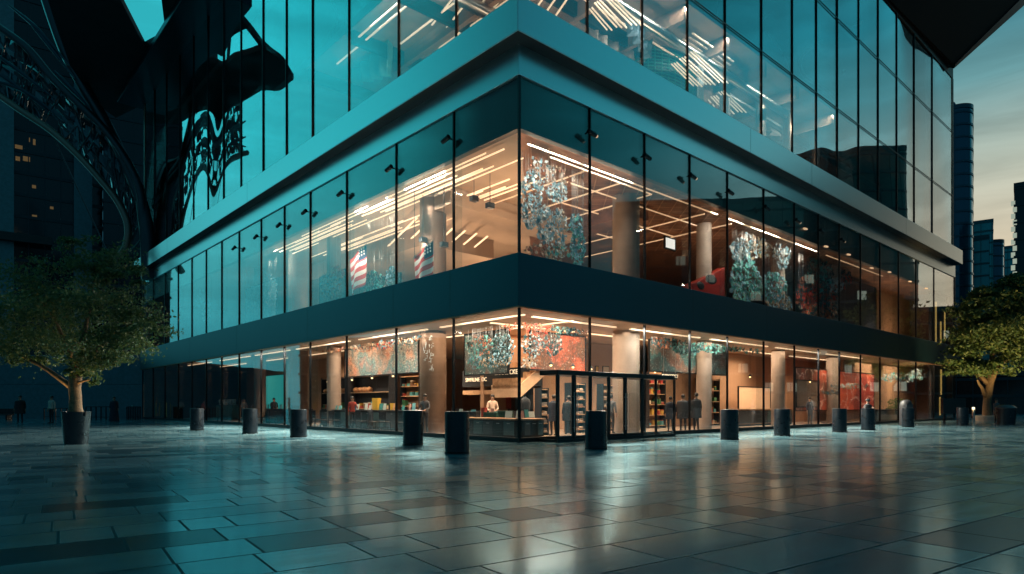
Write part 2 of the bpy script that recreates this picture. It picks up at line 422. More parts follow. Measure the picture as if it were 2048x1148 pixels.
# columns standing through both shop floors
for side, px, m in (('L', 866, colb_m), ('L', 597, col_m), ('L', 668, col_m), ('L', 520, col_m), ('R', 1252, col_m), ('R', 1556, col_m), ('R', 1408, col_m), ('R', 1665, col_m)):
    q = P(px, 700, u=2.3) if side == 'L' else P(px, 700, v=2.3)
    r = .62 if px in (866, 1252, 597) else .4
    k = MB().lathe([(r, .02), (r, 4.71)], 28, (q[0], q[1], 0)).lathe([(r, 6.41), (r, 10.96)], 28, (q[0], q[1], 0))
    part(k, 'column', m, smooth=True)

# ceiling light strips
def strip(u0, v0, u1, v1, z, wd=.07, m=None):
    a, b = Vector((u0, v0, z)), Vector((u1, v1, z)); dv = (b - a).normalized(); n = Vector((-dv.y, dv.x, 0)) * wd / 2
    mb = MB(); vs = [a - n, b - n, b + n, a + n]
    mb.prism([(p.x, p.y) for p in vs], z, z + .05)
    part(mb, 'light_strip', m or strip_m)
rs = random.Random(3)
for u, zz, wd in ((.50, 10.82, .03), (.66, 10.76, .045), (.80, 10.80, .03), (.96, 10.74, .05), (1.12, 10.80, .03), (1.30, 10.74, .045), (1.55, 10.80, .03), (1.78, 10.76, .03), (2.9, 10.74, .06), (3.1, 10.78, .035), (3.4, 10.74, .06), (3.65, 10.78, .035), (3.9, 10.74, .05)):
    v = 1.2 + rs.random() * 5
    while v < 20:
        ln = rs.uniform(5, 9); strip(u, v, u, min(v + ln, 23), zz, wd); v += ln + rs.uniform(.8, 3.2)
for k in range(7):             # bright slatted field deep behind the corner
    strip(2.6 + k * .75, 10.2, 6.0 + k * .9, 20.5, 10.45 - .02 * k, .09)
for u in (3.0, 5.2, 7.4, 11.8, 14.4):      # copper side: two directions
    strip(u + 1.5, .9, u + 1.5, 8 + rs.random() * 4, 10.72, .05, strip2_m)
for v, a, b in ((.62, 1, 14), (.95, 2.5, 9), (2.4, 5, 15), (.62, 15, 26), (4.5, 6, 16), (7, 5, 15), (.62, 27, 37)):
    strip(a, v, b, v, 10.76, .05, strip2_m)
# shop-floor downlight strips along both fronts
for a, b in ((.8, 6), (7, 13), (14, 20.5), (21.5, 27), (28, 34), (36, 42)):
    strip(1.0, a, 1.0, b, 4.58, .12); strip(3.6, a, 3.6, b, 4.58, .12)
for a, b in ((1.6, 6.5), (7.5, 13), (14, 20), (21, 27), (28, 34)):
    strip(a, 1.0, b, 1.0, 4.58, .12); strip(a, 3.4, b, 3.4, 4.58, .12)
# tower: the lit studio behind the corner
for k in range(9):
    strip(1.2 + k * .55, .9 + k * .2, 3.0 + k * .7, 9.5, 19.75 - .05 * k, .07)
for u, a, b in ((.9, 4, 13), (1.3, 5, 16), (2.8, 3, 12), (4.5, 3, 11)): strip(u, a, u, b, 19.8, .08)
for v, a, b in ((3.2, 5, 15), (5.4, 9, 20), (7.8, 6, 18), (1.4, 13, 17), (1.7, 13.2, 17.2), (2.0, 13.1, 17.1), (2.3, 13, 17.3)): strip(a, v, b, v, 19.75, .08, strip2_m)
# beams, ducts and slatted trays under the tower ceiling
for u in (3.7, 7.4, 11.2, 15.0, 19.0, 23.0, 28.0, 33.0):
    part(MB().box((u - .12, .6, 19.35), (u + .12, 14, 20.09)), 'ceiling_beam', brown_m)
for v in (4.0, 8.5, 13.0, 18.0): part(MB().box((.6, v - .12, 19.45), (14, v + .12, 20.09)), 'ceiling_beam', dark_m)
for v, a, b, rr in ((1.8, 4, 24, .22), (6.2, 2, 30, .3), (3.0, 18, 44, .2)):
    part(MB().tube([(a, v, 19.2), (b, v, 19.2)], rr, 14), 'air_duct', steel_m, smooth=True)
for u0_, v0_, n_, ln_ in ((12.6, 1.1, 9, 4.2), (17.4, 2.2, 7, 3.4), (6.0, 1.0, 8, 3.0)):
    for k in range(n_): strip(u0_ + .05 * k, v0_ + k * .19, u0_ + ln_ - .12 * k, v0_ + .5 + k * .19, 18.6 + .05 * (k % 3), .05)
for u in (18.2, 22.4, 26.0, 30.0): part(MB().lathe([(.3, 14.12), (.3, 20.1)], 20, (u, 2.6, 0)), 'column', colb_m, smooth=True)
# copper ceiling lattice: two families of thin battens
lt = MB()
for k in range(34):
    u = 1.0 + k * .95
    lt.add([(u, .5, 10.86), (u + .07, .5, 10.86), (min(u + 7, 52), 7.5, 10.86), (min(u + 6.93, 52), 7.5, 10.86)], [(0, 1, 2, 3)])
    lt.add([(u + 7, .5, 10.90), (u + 7.07, .5, 10.90), (u + .07, 7.5, 10.90), (u, 7.5, 10.90)], [(0, 1, 2, 3)])
part(lt, 'ceiling_lattice', copper2_m)

# camera-like spotlights clamped to the mullions, in front of the spandrel
def spotlight(side, q, lit):
    r = MB(); o = -.24
    def pt(a, b, z): return (a, b, z) if side == 'L' else (b, a, z)
    s = 1
    r.tube([pt(-.06, q, 11.62), pt(-.26, q, 11.62)], .03, 8)
    r.tube([pt(-.26, q - .05, 11.66), pt(-.30, q + .34, 11.56)], [.10, .085], 12)
    sp = part(r, 'spotlight', dark_m, smooth=True)
    if lit: MB().ball(pt(-.305, q + .37, 11.55), (.07, .07, .06), 10).build('lens', strip2_m, sp, smooth=True)
for q in LV[1:8]: spotlight('L', q, False)
for k, q in enumerate(RV[1:9]): spotlight('R', q - .35, k in (0, 2, 5, 7))
for q, z in ((22.6, 11.9), (25.5, 11.35), (29, 11.4), (33, 11.1), (36.5, 11.3), (41, 11.2), (45, 11.15)):
    part(MB().lathe([(.24, 0), (.24, .05)], 16, (q, -.0, z - .4), sy=.35), 'soffit_light', strip2_m)
# ceiling spotlights hanging inside the corner
for px, py in ((948, 398), (980, 412), (888, 490), (846, 480)):
    q = P(px, py, u=1.9 if px > 900 else 1.5)
    k = MB().tube([(q[0], q[1], 10.96), (q[0], q[1], q[2] + .12)], .018, 6).box((q[0] - .16, q[1] - .12, q[2] - .1), (q[0] + .16, q[1] + .12, q[2] + .12))
    part(k, 'hanging_projector', char_m, bevel=.02)
# last two bays of the tower front are closed by pale blinds
blind_m = mat('pale blind', (.34, .42, .44), .6, var=.1, vscale=.8)
part(MB().box((46.2, .32, 15.2), (LEN - .4, .40, 30.2)), 'blind', blind_m)
# yellow-lit service bay at the far right end
amber_m = mat('amber tube', (.6, .4, .1), .5, emit=(1, .62, .18), es=.55)
part(MB().box((48.2, .5, .02), (52.6, .7, 10.9)), 'dark_lining', black_m)
for u, a, b in ((49.2, 6.6, 10.2), (50.6, 6.6, 8.6), (50.7, 2.2, 4.4), (50.4, .4, 2.0), (51.8, 7.0, 9.6)):
    part(MB().box((u, .42, a), (u + .16, .49, b)), 'amber_tube', amber_m)

# ------------------------------------------------------------------ roof overhangs
ZS = ZT + .02
def onz(px, py, z=ZS):
    t = (z - EYE) / ((HZ - py) / FPX); return ((px - 1024) / FPX * t, t)
inv = BLD.matrix_basis.inverted() if False else None
def loc2(p):                    # world plan point to the building frame
    x, y = p[0] - CX, p[1] - CY; return (x * cT + y * sT, -x * sT + y * cT)
hole = [onz(*p) for p in ((237, -8), (322, -8), (332, 73), (290, 95))]
outer = [onz(*p) for p in ((93, -8), (115, 60), (140, 130), (190, 205), (232, 236), (286, 209), (330, 154), (453, -2))]
top_l, top_r = onz(60, -260), onz(640, -260)
# the slab is built as strips round the skylight opening
st = MB()
o = [loc2(p) for p in outer]; hh = [loc2(p) for p in hole]; tl, tr_ = loc2(onz(88, -16)), loc2(onz(458, -12))
st.prism([o[0], o[1], o[2], o[3], o[4], hh[3], hh[0]], ZS, ZS + .5)
st.prism([hh[3], o[4], o[5], o[6], hh[2]], ZS + .001, ZS + .501)
st.prism([hh[2], o[6], o[7], hh[1]], ZS + .002, ZS + .502)
st.prism([o[0], hh[0], hh[1], o[7], tr_, tl], ZS + .003, ZS + .503)
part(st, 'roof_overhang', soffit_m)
bm_ = MB()                      # shining edge beam along the glass head
a0, a1 = Vector((*o[5], 0)), Vector((*o[7], 0)); dd = (a1 - a0); nn = Vector((-1, 0, 0))
bm_.prism([(a0.x, a0.y), (a1.x, a1.y - 1.2), (a1.x - 2.6, a1.y - 1.2), (a0.x - 2.2, a0.y)], ZS - .5, ZS - .02)
part(bm_, 'edge_beam', band_m, bevel=.03)
# right-hand wing flares up and out from the glass head
def onwing(px, py, off=0.0, sl=1.7):
    o_, r_ = ray(px, py); t = (ZS + off - sl * o_[1] - o_[2]) / (r_[2] + sl * r_[1]); t = (ZS + off - o_[2] - sl * o_[1]) / (r_[2] + sl * r_[1])
    return Vector((o_[0] + t * r_[0], o_[1] + t * r_[1], o_[2] + t * r_[2]))
def slab(pts, th):
    m = MB(); n = len(pts); up = Vector((0, .86, .5)) * th
    m.add([tuple(p) for p in pts] + [tuple(p + up) for p in pts], [tuple(range(n)), tuple(range(2 * n - 1, n - 1, -1))] + [(i, n + i, n + (i + 1) % n, (i + 1) % n) for i in range(n)]); return m
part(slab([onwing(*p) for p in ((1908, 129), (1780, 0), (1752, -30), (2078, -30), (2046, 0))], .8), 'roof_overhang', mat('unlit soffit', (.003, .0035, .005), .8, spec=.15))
part(slab([onwing(*p, -.15) for p in ((1908, 137), (1912, 127), (2040, 0), (2072, -30), (2090, -30), (2060, 0))], 1.2), 'overhang_fascia', band_m)

# ------------------------------------------------------------------ lamps inside: shop-floor ceiling panels, added unseen uplights brightening the upper-floor and tower ceilings
def panel_lamp(u, v, z, du, dv, up, watts, col=(1, .64, .39)):
    ld = bpy.data.lights.new('interior_area_lamp', 'AREA'); ld.shape = 'RECTANGLE'; ld.size = du; ld.size_y = dv; ld.energy = watts * (.55 if up else 2.3); ld.color = col; ld.spread = math.radians(180 if up else 125)
    o = bpy.data.objects.new('interior_lamp', ld); COL.objects.link(o); o.parent = BLD; o.location = (u, v, z)
    o.rotation_euler = (math.pi if up else 0, 0, 0)
for u, v, wt in ((2.5, 2.5, 250), (3.2, 8, 330), (3.4, 16, 320), (3.2, 12, 200), (4, 25, 150), (4, 35, 40), (6.5, 3.3, 240), (10, 3.5, 280), (15, 3.4, 260), (24, 3.4, 300), (32, 2.2, 220), (40, 1.6, 240), (46, 1.6, 220), (7, 6, 140)):
    panel_lamp(u, v, 4.60, 3.4, 3.4, False, wt, (1, .71, .48))
for u, v, wt in ((3.5, 4, 520), (3.5, 12, 520), (3.5, 20, 200), (3.5, 31, 40), (9, 3, 380), (18, 3, 260), (27, 2, 160), (10, 13, 400), (40, 1.8, 220), (47, 1.8, 220)):
    panel_lamp(u, v, 6.5, 1.2, 1.2, True, wt)  # added uplights, out of sight, to brighten the upper ceiling
def front_fill(u, v, z, side, watts):        # added unseen fill lamps at the glass head, brightening what hangs behind it
    ld = bpy.data.lights.new('front_fill_light', 'AREA'); ld.shape = 'RECTANGLE'; ld.size = 3.0; ld.size_y = .12; ld.energy = watts; ld.color = (1, .86, .70); ld.spread = math.radians(110)
    o = bpy.data.objects.new('front_fill_lamp', ld); COL.objects.link(o); o.parent = BLD; o.location = (u, v, z)
    dv = Vector((.75, 0, -.66)) if side == 'L' else Vector((0, .75, -.66))
    o.rotation_euler = (-dv).to_track_quat('Z', 'Y').to_euler()
for a_ in ((2.2, .42, 10.9, 'R', 90), (5.6, .42, 10.9, 'R', 60), (15, .42, 10.9, 'R', 90), (19, .42, 10.9, 'R', 100), (24, .42, 10.9, 'R', 120), (.42, 6.5, 10.9, 'L', 150), (.42, 11.0, 10.9, 'L', 120), (.42, 12.6, 9.0, 'L', 36), (.42, 8.4, 9.0, 'L', 130), (.42, 24, 10.9, 'L', 60)): front_fill(*a_)
for a_ in ((2.6, .42, 4.6, 'R', 60), (9, .42, 4.6, 'R', 90), (14.5, .42, 4.6, 'R', 80), (.42, 3.0, 4.6, 'L', 55), (.42, 10, 4.6, 'L', 120), (.42, 15, 4.6, 'L', 90)): front_fill(*a_)
for q in (2.0, 6.2, 10.5, 14.8, 19.0, 23.5, 28.5):       # added fill lamps inside the glass head, brightening the paving in front of the windows
    for sd_ in ('L', 'R'):
        if sd_ == 'L' and q > 24: continue
        ld = bpy.data.lights.new('paving_fill_lamp', 'AREA'); ld.shape = 'RECTANGLE'; ld.size = 2.4; ld.size_y = .10; ld.energy = 45 if q < 3 else 950; ld.color = (1, .90, .76); ld.spread = math.radians(110)
        o = bpy.data.objects.new('paving_fill_lamp', ld); COL.objects.link(o); o.parent = BLD; o.location = (.36, q, 4.56) if sd_ == 'L' else (q, .36, 4.56)
        dv = Vector((-.66, 0, -.75)) if sd_ == 'L' else Vector((0, -.66, -.75)); o.rotation_euler = (-dv).to_track_quat('Z', 'Y').to_euler()
for a_ in ((5.5, .55, 19.9, 'R', 160), (10, .55, 19.9, 'R', 260), (15, .55, 19.9, 'R', 260), (21, .55, 19.9, 'R', 300), (27, .55, 19.9, 'R', 260), (.55, 5.5, 19.9, 'L', 160), (.55, 10, 19.9, 'L', 160)): front_fill(*a_)
for u, v, wt in ((3.5, 3.5, 800), (8, 2.5, 420), (2.5, 9, 420), (14, 2.5, 620), (24, 3, 300), (32, 3, 90)):
    panel_lamp(u, v, 14.3, 1.5, 1.5, True, wt)  # added uplights, out of sight, to brighten the tower ceiling

# ------------------------------------------------------------------ bollards
bol_m = mat('dark navy powder coat', (.007, .013, .019), .30, .35, spec=.6, var=.15, vscale=4)
def make_bollard():
    r = empty('bollard')
    prof = [(.338, 0), (.338, .05), (.325, .055), (.325, 1.10), (.32, 1.125), (.29, 1.13), (.285, 1.115), (.02, 1.11)]
    MB().lathe(prof[2:6], 40).build('body', bol_m, r, smooth=True)
    MB().lathe([(.335, 0), (.335, .045), (.31, .05)], 40).build('base_ring', dark_m, r, smooth=True)
    MB().lathe([(.288, 1.09), (.288, 1.118), (.01, 1.122)], 32).build('lid', char_m, r, smooth=True)
    return r
GB = 'cylindrical bollards along the two fronts'
bspots = [
 (394, 861, 'dark cylindrical bollard before the far left glazing, next to the person in the pale shirt'),
 (500, 867, 'dark cylindrical bollard before the teal-lit panel on the left front'),
 (597, 874, 'dark cylindrical bollard before the pale column on the left front'),
 (826, 890, 'dark cylindrical bollard just left of the largest one, before the bronze column'),
 (914, 907, 'largest and nearest dark cylindrical bollard, left of the glass corner'),
 (1192, 898, 'dark cylindrical bollard standing right in front of the glass entrance box'),
 (1459, 879, 'dark cylindrical bollard right of the two people standing inside the glass'),
 (1564, 871, 'dark cylindrical bollard between the tan lit wall and the red screen'),
 (1679, 864, 'dark cylindrical bollard in front of the red screen'),
 (1736, 860, 'dark cylindrical bollard with a person in a cap behind it'),
 (1816, 854, 'dark cylindrical bollard with a round-topped bin behind it'),
 (1925, 851, 'dark cylindrical bollard in front of the black sign box'),
]
b0 = None
for px, py, lab in bspots:
    Y = EYE * FPX / (py - HZ); p = at(px, py, Y)
    b = b0 or None
    if b0 is None: b0 = b = make_bollard()
    else: b = copy_tree(b0)
    b.location = (p.x, p.y, .0); b.rotation_euler.z = random.random() * 6
    tag(b, lab, 'bollard', GB)

# ------------------------------------------------------------------ trees
def leaf_mat(name, a, b, c):
    m = bpy.data.materials.new(name); m.use_nodes = True; N = NT(m.node_tree); bs = N.n['Principled BSDF']
    r = N.node('ShaderNodeNewGeometry').outputs['Random Per Island']
    N.link(N.ramp(r, [(0, a), (.55, b), (1, c)]), bs.inputs['Base Color']); bs.inputs['Roughness'].default_value = .5
    N.link(N.ramp(r, [(0, tuple(x * .6 for x in a)), (1, tuple(x * .6 for x in c))]), bs.inputs['Emission Color']); bs.inputs['Emission Strength'].default_value = 0
    t = N.node('ShaderNodeBsdfTranslucent'); N.link(N.ramp(r, [(0, a), (1, c)]), t.inputs[0])
    mx = N.node('ShaderNodeMixShader'); mx.inputs[0].default_value = .35
    o = N.n['Material Output']; N.link(bs.outputs[0], mx.inputs[1]); N.link(t.outputs[0], mx.inputs[2]); N.link(mx.outputs[0], o.inputs[0])
    return m
leaf1 = leaf_mat('tree leaves', (.03, .085, .04), (.055, .125, .04), (.11, .155, .04))
leaf2 = leaf_mat('olive tree leaves', (.04, .09, .032), (.08, .135, .04), (.14, .165, .045))
bark_m = mat('tree bark', (.17, .105, .055), .85, var=.45, vscale=14, bump=.9, bscale=26)

def leaves(blobs, n, size, rng, clumps=60, flat=.42):
    """blobs: (centre, radii, weight). Leaves gather in flat, uneven sprays on and inside each blob, with gaps between."""
    mb = MB(); tw = sum(b[2] for b in blobs)
    for c, r, wt in blobs:
        k = max(4, int(clumps * wt / tw)); per = n * wt / tw / k
        for _ in range(k):
            d_ = Vector((rng.gauss(0, 1), rng.gauss(0, 1), rng.gauss(0, 1))).normalized()
            q = rng.uniform(.25, 1.12) ** .7
            cc = Vector(c) + Vector((d_.x * r[0], d_.y * r[1], d_.z * r[2])) * q
            w_ = rng.uniform(.35, 1.5); cr = .115 * (r[0] + r[2]) * w_ ** .6; sx_, sy_ = rng.uniform(.8, 1.7), rng.uniform(.7, 1.4); tilt = rng.gauss(0, .25)
            for _ in range(int(per * w_)):
                gx = rng.gauss(0, 1) * cr * sx_
                p = cc + Vector((gx, rng.gauss(0, 1) * cr * sy_, rng.gauss(0, flat) * cr + gx * tilt - abs(gx) * .18))
                nrm = Vector((rng.gauss(0, .8), rng.gauss(0, .8), rng.uniform(.1, 1))).normalized()
                a = nrm.orthogonal().normalized(); ang = rng.random() * 6.28
                a = Matrix.Rotation(ang, 3, nrm) @ a; b_ = nrm.cross(a)
                s = size * rng.uniform(.6, 1.3)
                mb.add([p - a * s, p - b_ * s * .5 + nrm * s * .1, p + a * s, p + b_ * s * .5 + nrm * s * .1], [(0, 1, 2, 3)])
    return mb
def limb(mb, p0, p1, r0, r1, rng, bend=.12, n=6, side=10):
    p0, p1 = Vector(p0), Vector(p1); ln = (p1 - p0).length
    off = Vector((rng.uniform(-1, 1), rng.uniform(-1, 1), rng.uniform(0, 1))) * ln * bend
    pts = []; rr = []
    for i in range(n + 1):
        t = i / n; pts.append(p0.lerp(p1, t) + off * math.sin(math.pi * t) + Vector((rng.gauss(0, 1), rng.gauss(0, 1), 0)) * ln * .008)
        rr.append(r0 + (r1 - r0) * t)
    mb.tube(pts, rr, side)
def uplight(parent, loc, aim, power, col, size=.12):
    ld = bpy.data.lights.new('uplight', 'SPOT'); ld.energy = power; ld.color = col; ld.spot_size = math.radians(95); ld.spot_blend = .8; ld.shadow_soft_size = size
    lo = bpy.data.objects.new('uplight_lamp', ld); COL.objects.link(lo); lo.parent = parent; lo.location = loc
    lo.rotation_euler = (-(Vector(aim) - Vector(loc)).normalized()).to_track_quat('Z', 'Y').to_euler()
    MB().lathe([(.07, -.12), (.08, .0), (.06, .0), (.05, -.05)], 14, (loc[0], loc[1], loc[2] - .03)).build('uplight_housing', dark_m, parent, smooth=True)

rng = random.Random(11)
# left tree in its tall planter
YT = 21.6; s = YT / FPX; TC = at(152, 888, YT)
def tl(px, py, dy=0.0): return ((px - 152) * s, dy, EYE + (HZ - py) * s)
pl = empty('tree_planter', (TC.x, TC.y, 0), 0, 'tall dark tapered planter holding the left tree', 'planter')
MB().lathe([(.345, .0), (.425, 1.06), (.43, 1.08), (.40, 1.08), (.385, .98), (.01, .97)], 40).build('pot', bol_m, pl, smooth=True)
soil_m = mat('planter soil', (.045, .03, .02), .9, var=.5, vscale=20, bump=.8)
MB().lathe([(.386, .96), (.386, 1.0), (.01, 1.03)], 24).build('soil', soil_m, pl)
t1 = empty('tree', (TC.x, TC.y, 1.0), 0, 'spreading leafy tree with an amber-lit trunk rising from the tall planter', 'tree')
mb = MB(); Z0 = 1.0
def T(px, py, dy=0.0): a = tl(px, py, dy); return (a[0], a[1], a[2] - Z0)
mb.tube([T(152, 828), T(151, 815), T(151, 795), T(149, 775), T(151, 757), T(156, 735)], [.235, .195, .18, .185, .19, .13], 14)
limb(mb, T(148, 778), T(60, 715, -.3), .10, .04, rng, .05)
limb(mb, T(60, 715, -.3), T(-10, 690, -.2), .04, .02, rng, .05)
limb(mb, T(152, 768), T(192, 760, -.3), .055, .02, rng, .03)
limb(mb, T(155, 740), T(250, 640, .5), .09, .02, rng)
limb(mb, T(155, 740), T(180, 560, .2), .10, .02, rng)
limb(mb, T(153, 745), T(100, 600, -.6), .09, .02, rng)
limb(mb, T(153, 745), T(40, 640, .8), .08, .02, rng)
limb(mb, T(155, 740), T(210, 690, -1.1), .06, .02, rng)
mb.build('trunk', bark_m, t1, smooth=True)
def blob(px, py, rx, ry, w_, dy=0, rd=None): return (T(px, py, dy), (rx * s, (rd or rx) * s, ry * s), w_)
bl = [blob(150, 620, 130, 55, 6, 0, 110), blob(185, 515, 52, 42, 2.2), blob(30, 640, 115, 55, 5, .3), blob(262, 668, 62, 26, 2.2), blob(110, 560, 85, 34, 2.6), blob(290, 640, 34, 22, .8), blob(225, 610, 66, 34, 2), blob(140, 690, 120, 28, 3.4),
      blob(262, 545, 26, 26, .7), blob(155, 724, 36, 32, 1.5), blob(225, 722, 58, 14, 1.2), blob(188, 765, 14, 8, .3), blob(50, 712, 66, 14, 1.1), blob(-60, 660, 80, 50, 2), blob(225, 550, 34, 24, .8), blob(140, 490, 26, 18, .5)]
leaves(bl, 30000, .06, rng, 260).build('crown', leaf1, t1)
uplight(t1, (.36, -.12, .08), (1.2, -.4, 2.2), 110, (1, .60, .22))
uplight(t1, (-.32, -.18, .08), (-1.3, -.4, 2.2), 120, (1, .66, .25))

# right tree
YT2 = 52.0; s2 = YT2 / FPX; TC2 = at(1975, 840, YT2)
def T2(px, py, dy=0.0): return ((px - 1975) * s2, dy, EYE + (HZ - py) * s2)
t2 = empty('tree', (TC2.x, TC2.y, 0), 0, 'broad olive-green tree standing in the plaza beyond the right end of the building', 'tree')
mb = MB()
mb.tube([T2(1974, 843), T2(1974, 830), T2(1974, 805), T2(1977, 785), T2(1980, 768), T2(1984, 750)], [.46, .33, .28, .27, .25, .17], 14)
limb(mb, T2(1973, 795), T2(1945, 760, -.5), .17, .06, rng, .05)
limb(mb, T2(1980, 770), T2(1930, 690, .5), .2, .05, rng); limb(mb, T2(1980, 770), T2(2000, 620, .2), .24, .05, rng)
limb(mb, T2(1982, 765), T2(2060, 680, -.8), .2, .05, rng)
mb.build('trunk', bark_m, t2, smooth=True)
def blob2(px, py, rx, ry, w_, dy=0): return (T2(px, py, dy), (rx * s2, rx * s2 * .9, ry * s2), w_)
bl = [blob2(1985, 655, 62, 50, 6), blob2(2005, 585, 46, 30, 3), blob2(1938, 690, 36, 34, 2.4), blob2(1925, 732, 36, 16, 1.5), blob2(2050, 680, 56, 60, 5), blob2(1975, 735, 48, 16, 2), blob2(1935, 625, 28, 26, 1.4), blob2(2060, 600, 46, 36, 3), blob2(2020, 556, 26, 12, .8), blob2(1965, 590, 26, 18, 1)]
leaves(bl, 28000, .15, rng, 280).build('crown', leaf2, t2)
MB().lathe([(.95, 0), (.95, .42), (.85, .45), (.6, .45)], 28).build('stone_base', mat('pale stone ring', (.32, .29, .25), .7, var=.15), t2)
uplight(t2, (2.2, -4.6, .5), (1.4, -1.0, 7.5), 2200, (1, .68, .27), .2)
uplight(t2, (-4.4, -4.4, .5), (-1.8, -.6, 7.5), 3000, (1, .72, .30), .2)

# ------------------------------------------------------------------ city buildings
def tower(name, x0, x1, y0, dep, z1, fh, bw, wall, pane, label, lit=(), rz=0, rad=0, lit_m=None, z0=0):
    """An office block: glazed body, floor bands and mullions proud of it, a few lit windows."""
    r = empty(name, ((x0 + x1) / 2, y0, 0), rz, label, 'building')
    hw = (x1 - x0) / 2
    if rad:
        pl_ = [(-hw, dep), (-hw, 0)] + [(hw - rad + rad * math.sin(a), rad - rad * math.cos(a)) for a in [math.pi / 2 * k / 8 for k in range(9)]] + [(hw, dep)]
    else: pl_ = [(-hw, dep), (-hw, 0), (hw, 0), (hw, dep)]
    MB().prism(pl_, z0, z1).build('facade', pane, r)
    bd = MB(); c = (0, dep / 2)
    big = [(p[0] * 1.004 + (.12 if p[0] > 0 else -.12), p[1] - .12 if p[1] < dep else p[1] + .1) for p in pl_]
    z = z0 + fh
    while z < z1 - .3: bd.prism(big, z, z + .42); z += fh
    bd.prism(big, z1, z1 + .9)
    bd.build('floor_band', wall, r)
    ml = MB(); x = -hw + bw
    while x < hw - rad * .9 - .1:
        ml.box((x - .06, -.10, z0), (x + .06, .05, z1)); x += bw
    y = bw + rad
    while y < dep: ml.box((hw - .03, y - .06, z0), (hw + .10, y + .06, z1)); ml.box((-hw - .10, y - .06, z0), (-hw + .03, y + .06, z1)); y += bw
    if ml.v: ml.build('mullion_grid', wall, r)
    for (wx, wz, ww, wh) in lit:
        MB().box((wx, -.06, wz), (wx + ww, -.01, wz + wh)).build('lit_window', lit_m, r)
    return r
litw = mat('amber lit window', (.3, .2, .1), .5, emit=(1, .52, .16), es=.09)
litc = mat('cream lit window', (.3, .3, .25), .5, emit=(.85, .95, .75), es=.38)
pane_d = mat('dark office glazing', (.006, .012, .018), .12, 0, spec=.5)
pane_b = mat('blue office glazing', (.015, .085, .14), .15, .35, spec=.6)
wall_t = mat('teal grey cladding', (.03, .11, .13), .45, .2)
pane_t = mat('teal office glazing', (.03, .30, .34), .15, .3, spec=.6)
wall_d = mat('dark office cladding', (.015, .03, .04), .45, .3)
wall_b = mat('slate blue cladding', (.07, .16, .19), .5, var=.15)

# left background: dark block between pale piers, and the low wall in front of it
def rt(name, p0, p1, py, Y, dep, lab, pane, wall, fh=3.4, bw=2.2, rad=0, lit=(), lm=None, hid=0):
    pm = (p0 + p1) / 2; az = math.atan2(pm - 1024, FPX); D = Y / math.cos(az)
    fx = lambda px: math.tan(math.atan2(px - 1024, FPX) - az) * D        # where a sight line meets the front
    x0, x1 = fx(p0) - hid, fx(p1); h_ = EYE + (HZ - py) / FPX * Y
    r = tower(name, x0, x1, 0, dep, h_, fh, bw, wall, pane, lab, lit, rad=rad, lit_m=lm)
    r.location = Vector((D * math.sin(az), D * math.cos(az), 0)) + Vector((math.cos(az), -math.sin(az), 0)) * (x0 + x1) / 2
    r.rotation_euler.z = -az; r['half'] = (x1 - x0) / 2; r['top'] = h_; r['fx'] = [fx(p) - (x0 + x1) / 2 for p in range(-260, 2200, 1)] if p0 < 0 else 0
    return r
YL = 92.0
def lzz(py, Y=97.0): return EYE + (HZ - py) / FPX * Y
tw = rt('office_tower', -120, 205, -120, YL, 16, 'tall dark office block with amber windows and pale piers behind the arch', pane_d, wall_d, 3.1, 1.9)
FX = list(tw['fx']); del tw['fx']
def lxx(px): return FX[int(px) + 260]
for a, b, ww, hh_ in ((30, 331, 15, 13), (31, 348, 9, 8), (46, 346, 14, 9), (57, 308, 3, 8), (66, 312, 5, 11), (64, 395, 8, 6), (64, 452, 10, 6), (100, 430, 7, 5), (118, 372, 5, 4)):
    MB().box((lxx(a), -.06, lzz(b)), (lxx(a + ww), -.01, lzz(b - hh_))).build('lit_window', litw, tw)
for a, b in ((-40, 28), (147, 183)): MB().box((lxx(a), -1.2, 0), (lxx(b), -.13, lzz(-120))).build('pier', wall_b, tw)
MB().box((lxx(-60), -2.0, lzz(505)), (lxx(104), -1.21, lzz(490))).build('canopy_beam', black_m, tw)
rt('office_tower', 207, 300, 150, YL + 4, 14, 'lower dark office block right of the one with pale piers', pane_d, wall_d, 3.1, 1.9)

YW = 63.5; k2 = YW / FPX
wl = empty('boundary_wall', ((140 - 1024) * k2, YW, 0), 0, 'low plain dark blue wall closing the plaza behind the left tree', 'wall')
MB().box((-26, 0, 0), ((287 - 140) * k2, .6, EYE + 41 * k2)).build('lower_panel', wall_b, wl)
MB().box((-26, .12, EYE + 41 * k2 + .03), ((287 - 140) * k2, .6, EYE + 41 * k2 + 2.9)).build('upper_panel', wall_b, wl)
MB().box((-26, .3, EYE + 41 * k2), ((287 - 140) * k2, .55, EYE + 41 * k2 + .03)).build('shadow_gap', black_m, wl)

# right background
A = rt('office_tower', 1906, 1946, 214, 140, 26, 'tall blue glass tower with a curved corner rising right behind the main building', pane_b, mat('deep blue spandrel', (.016, .065, .10), .4, .3), 2.7, 1.1, 3.0, hid=14)
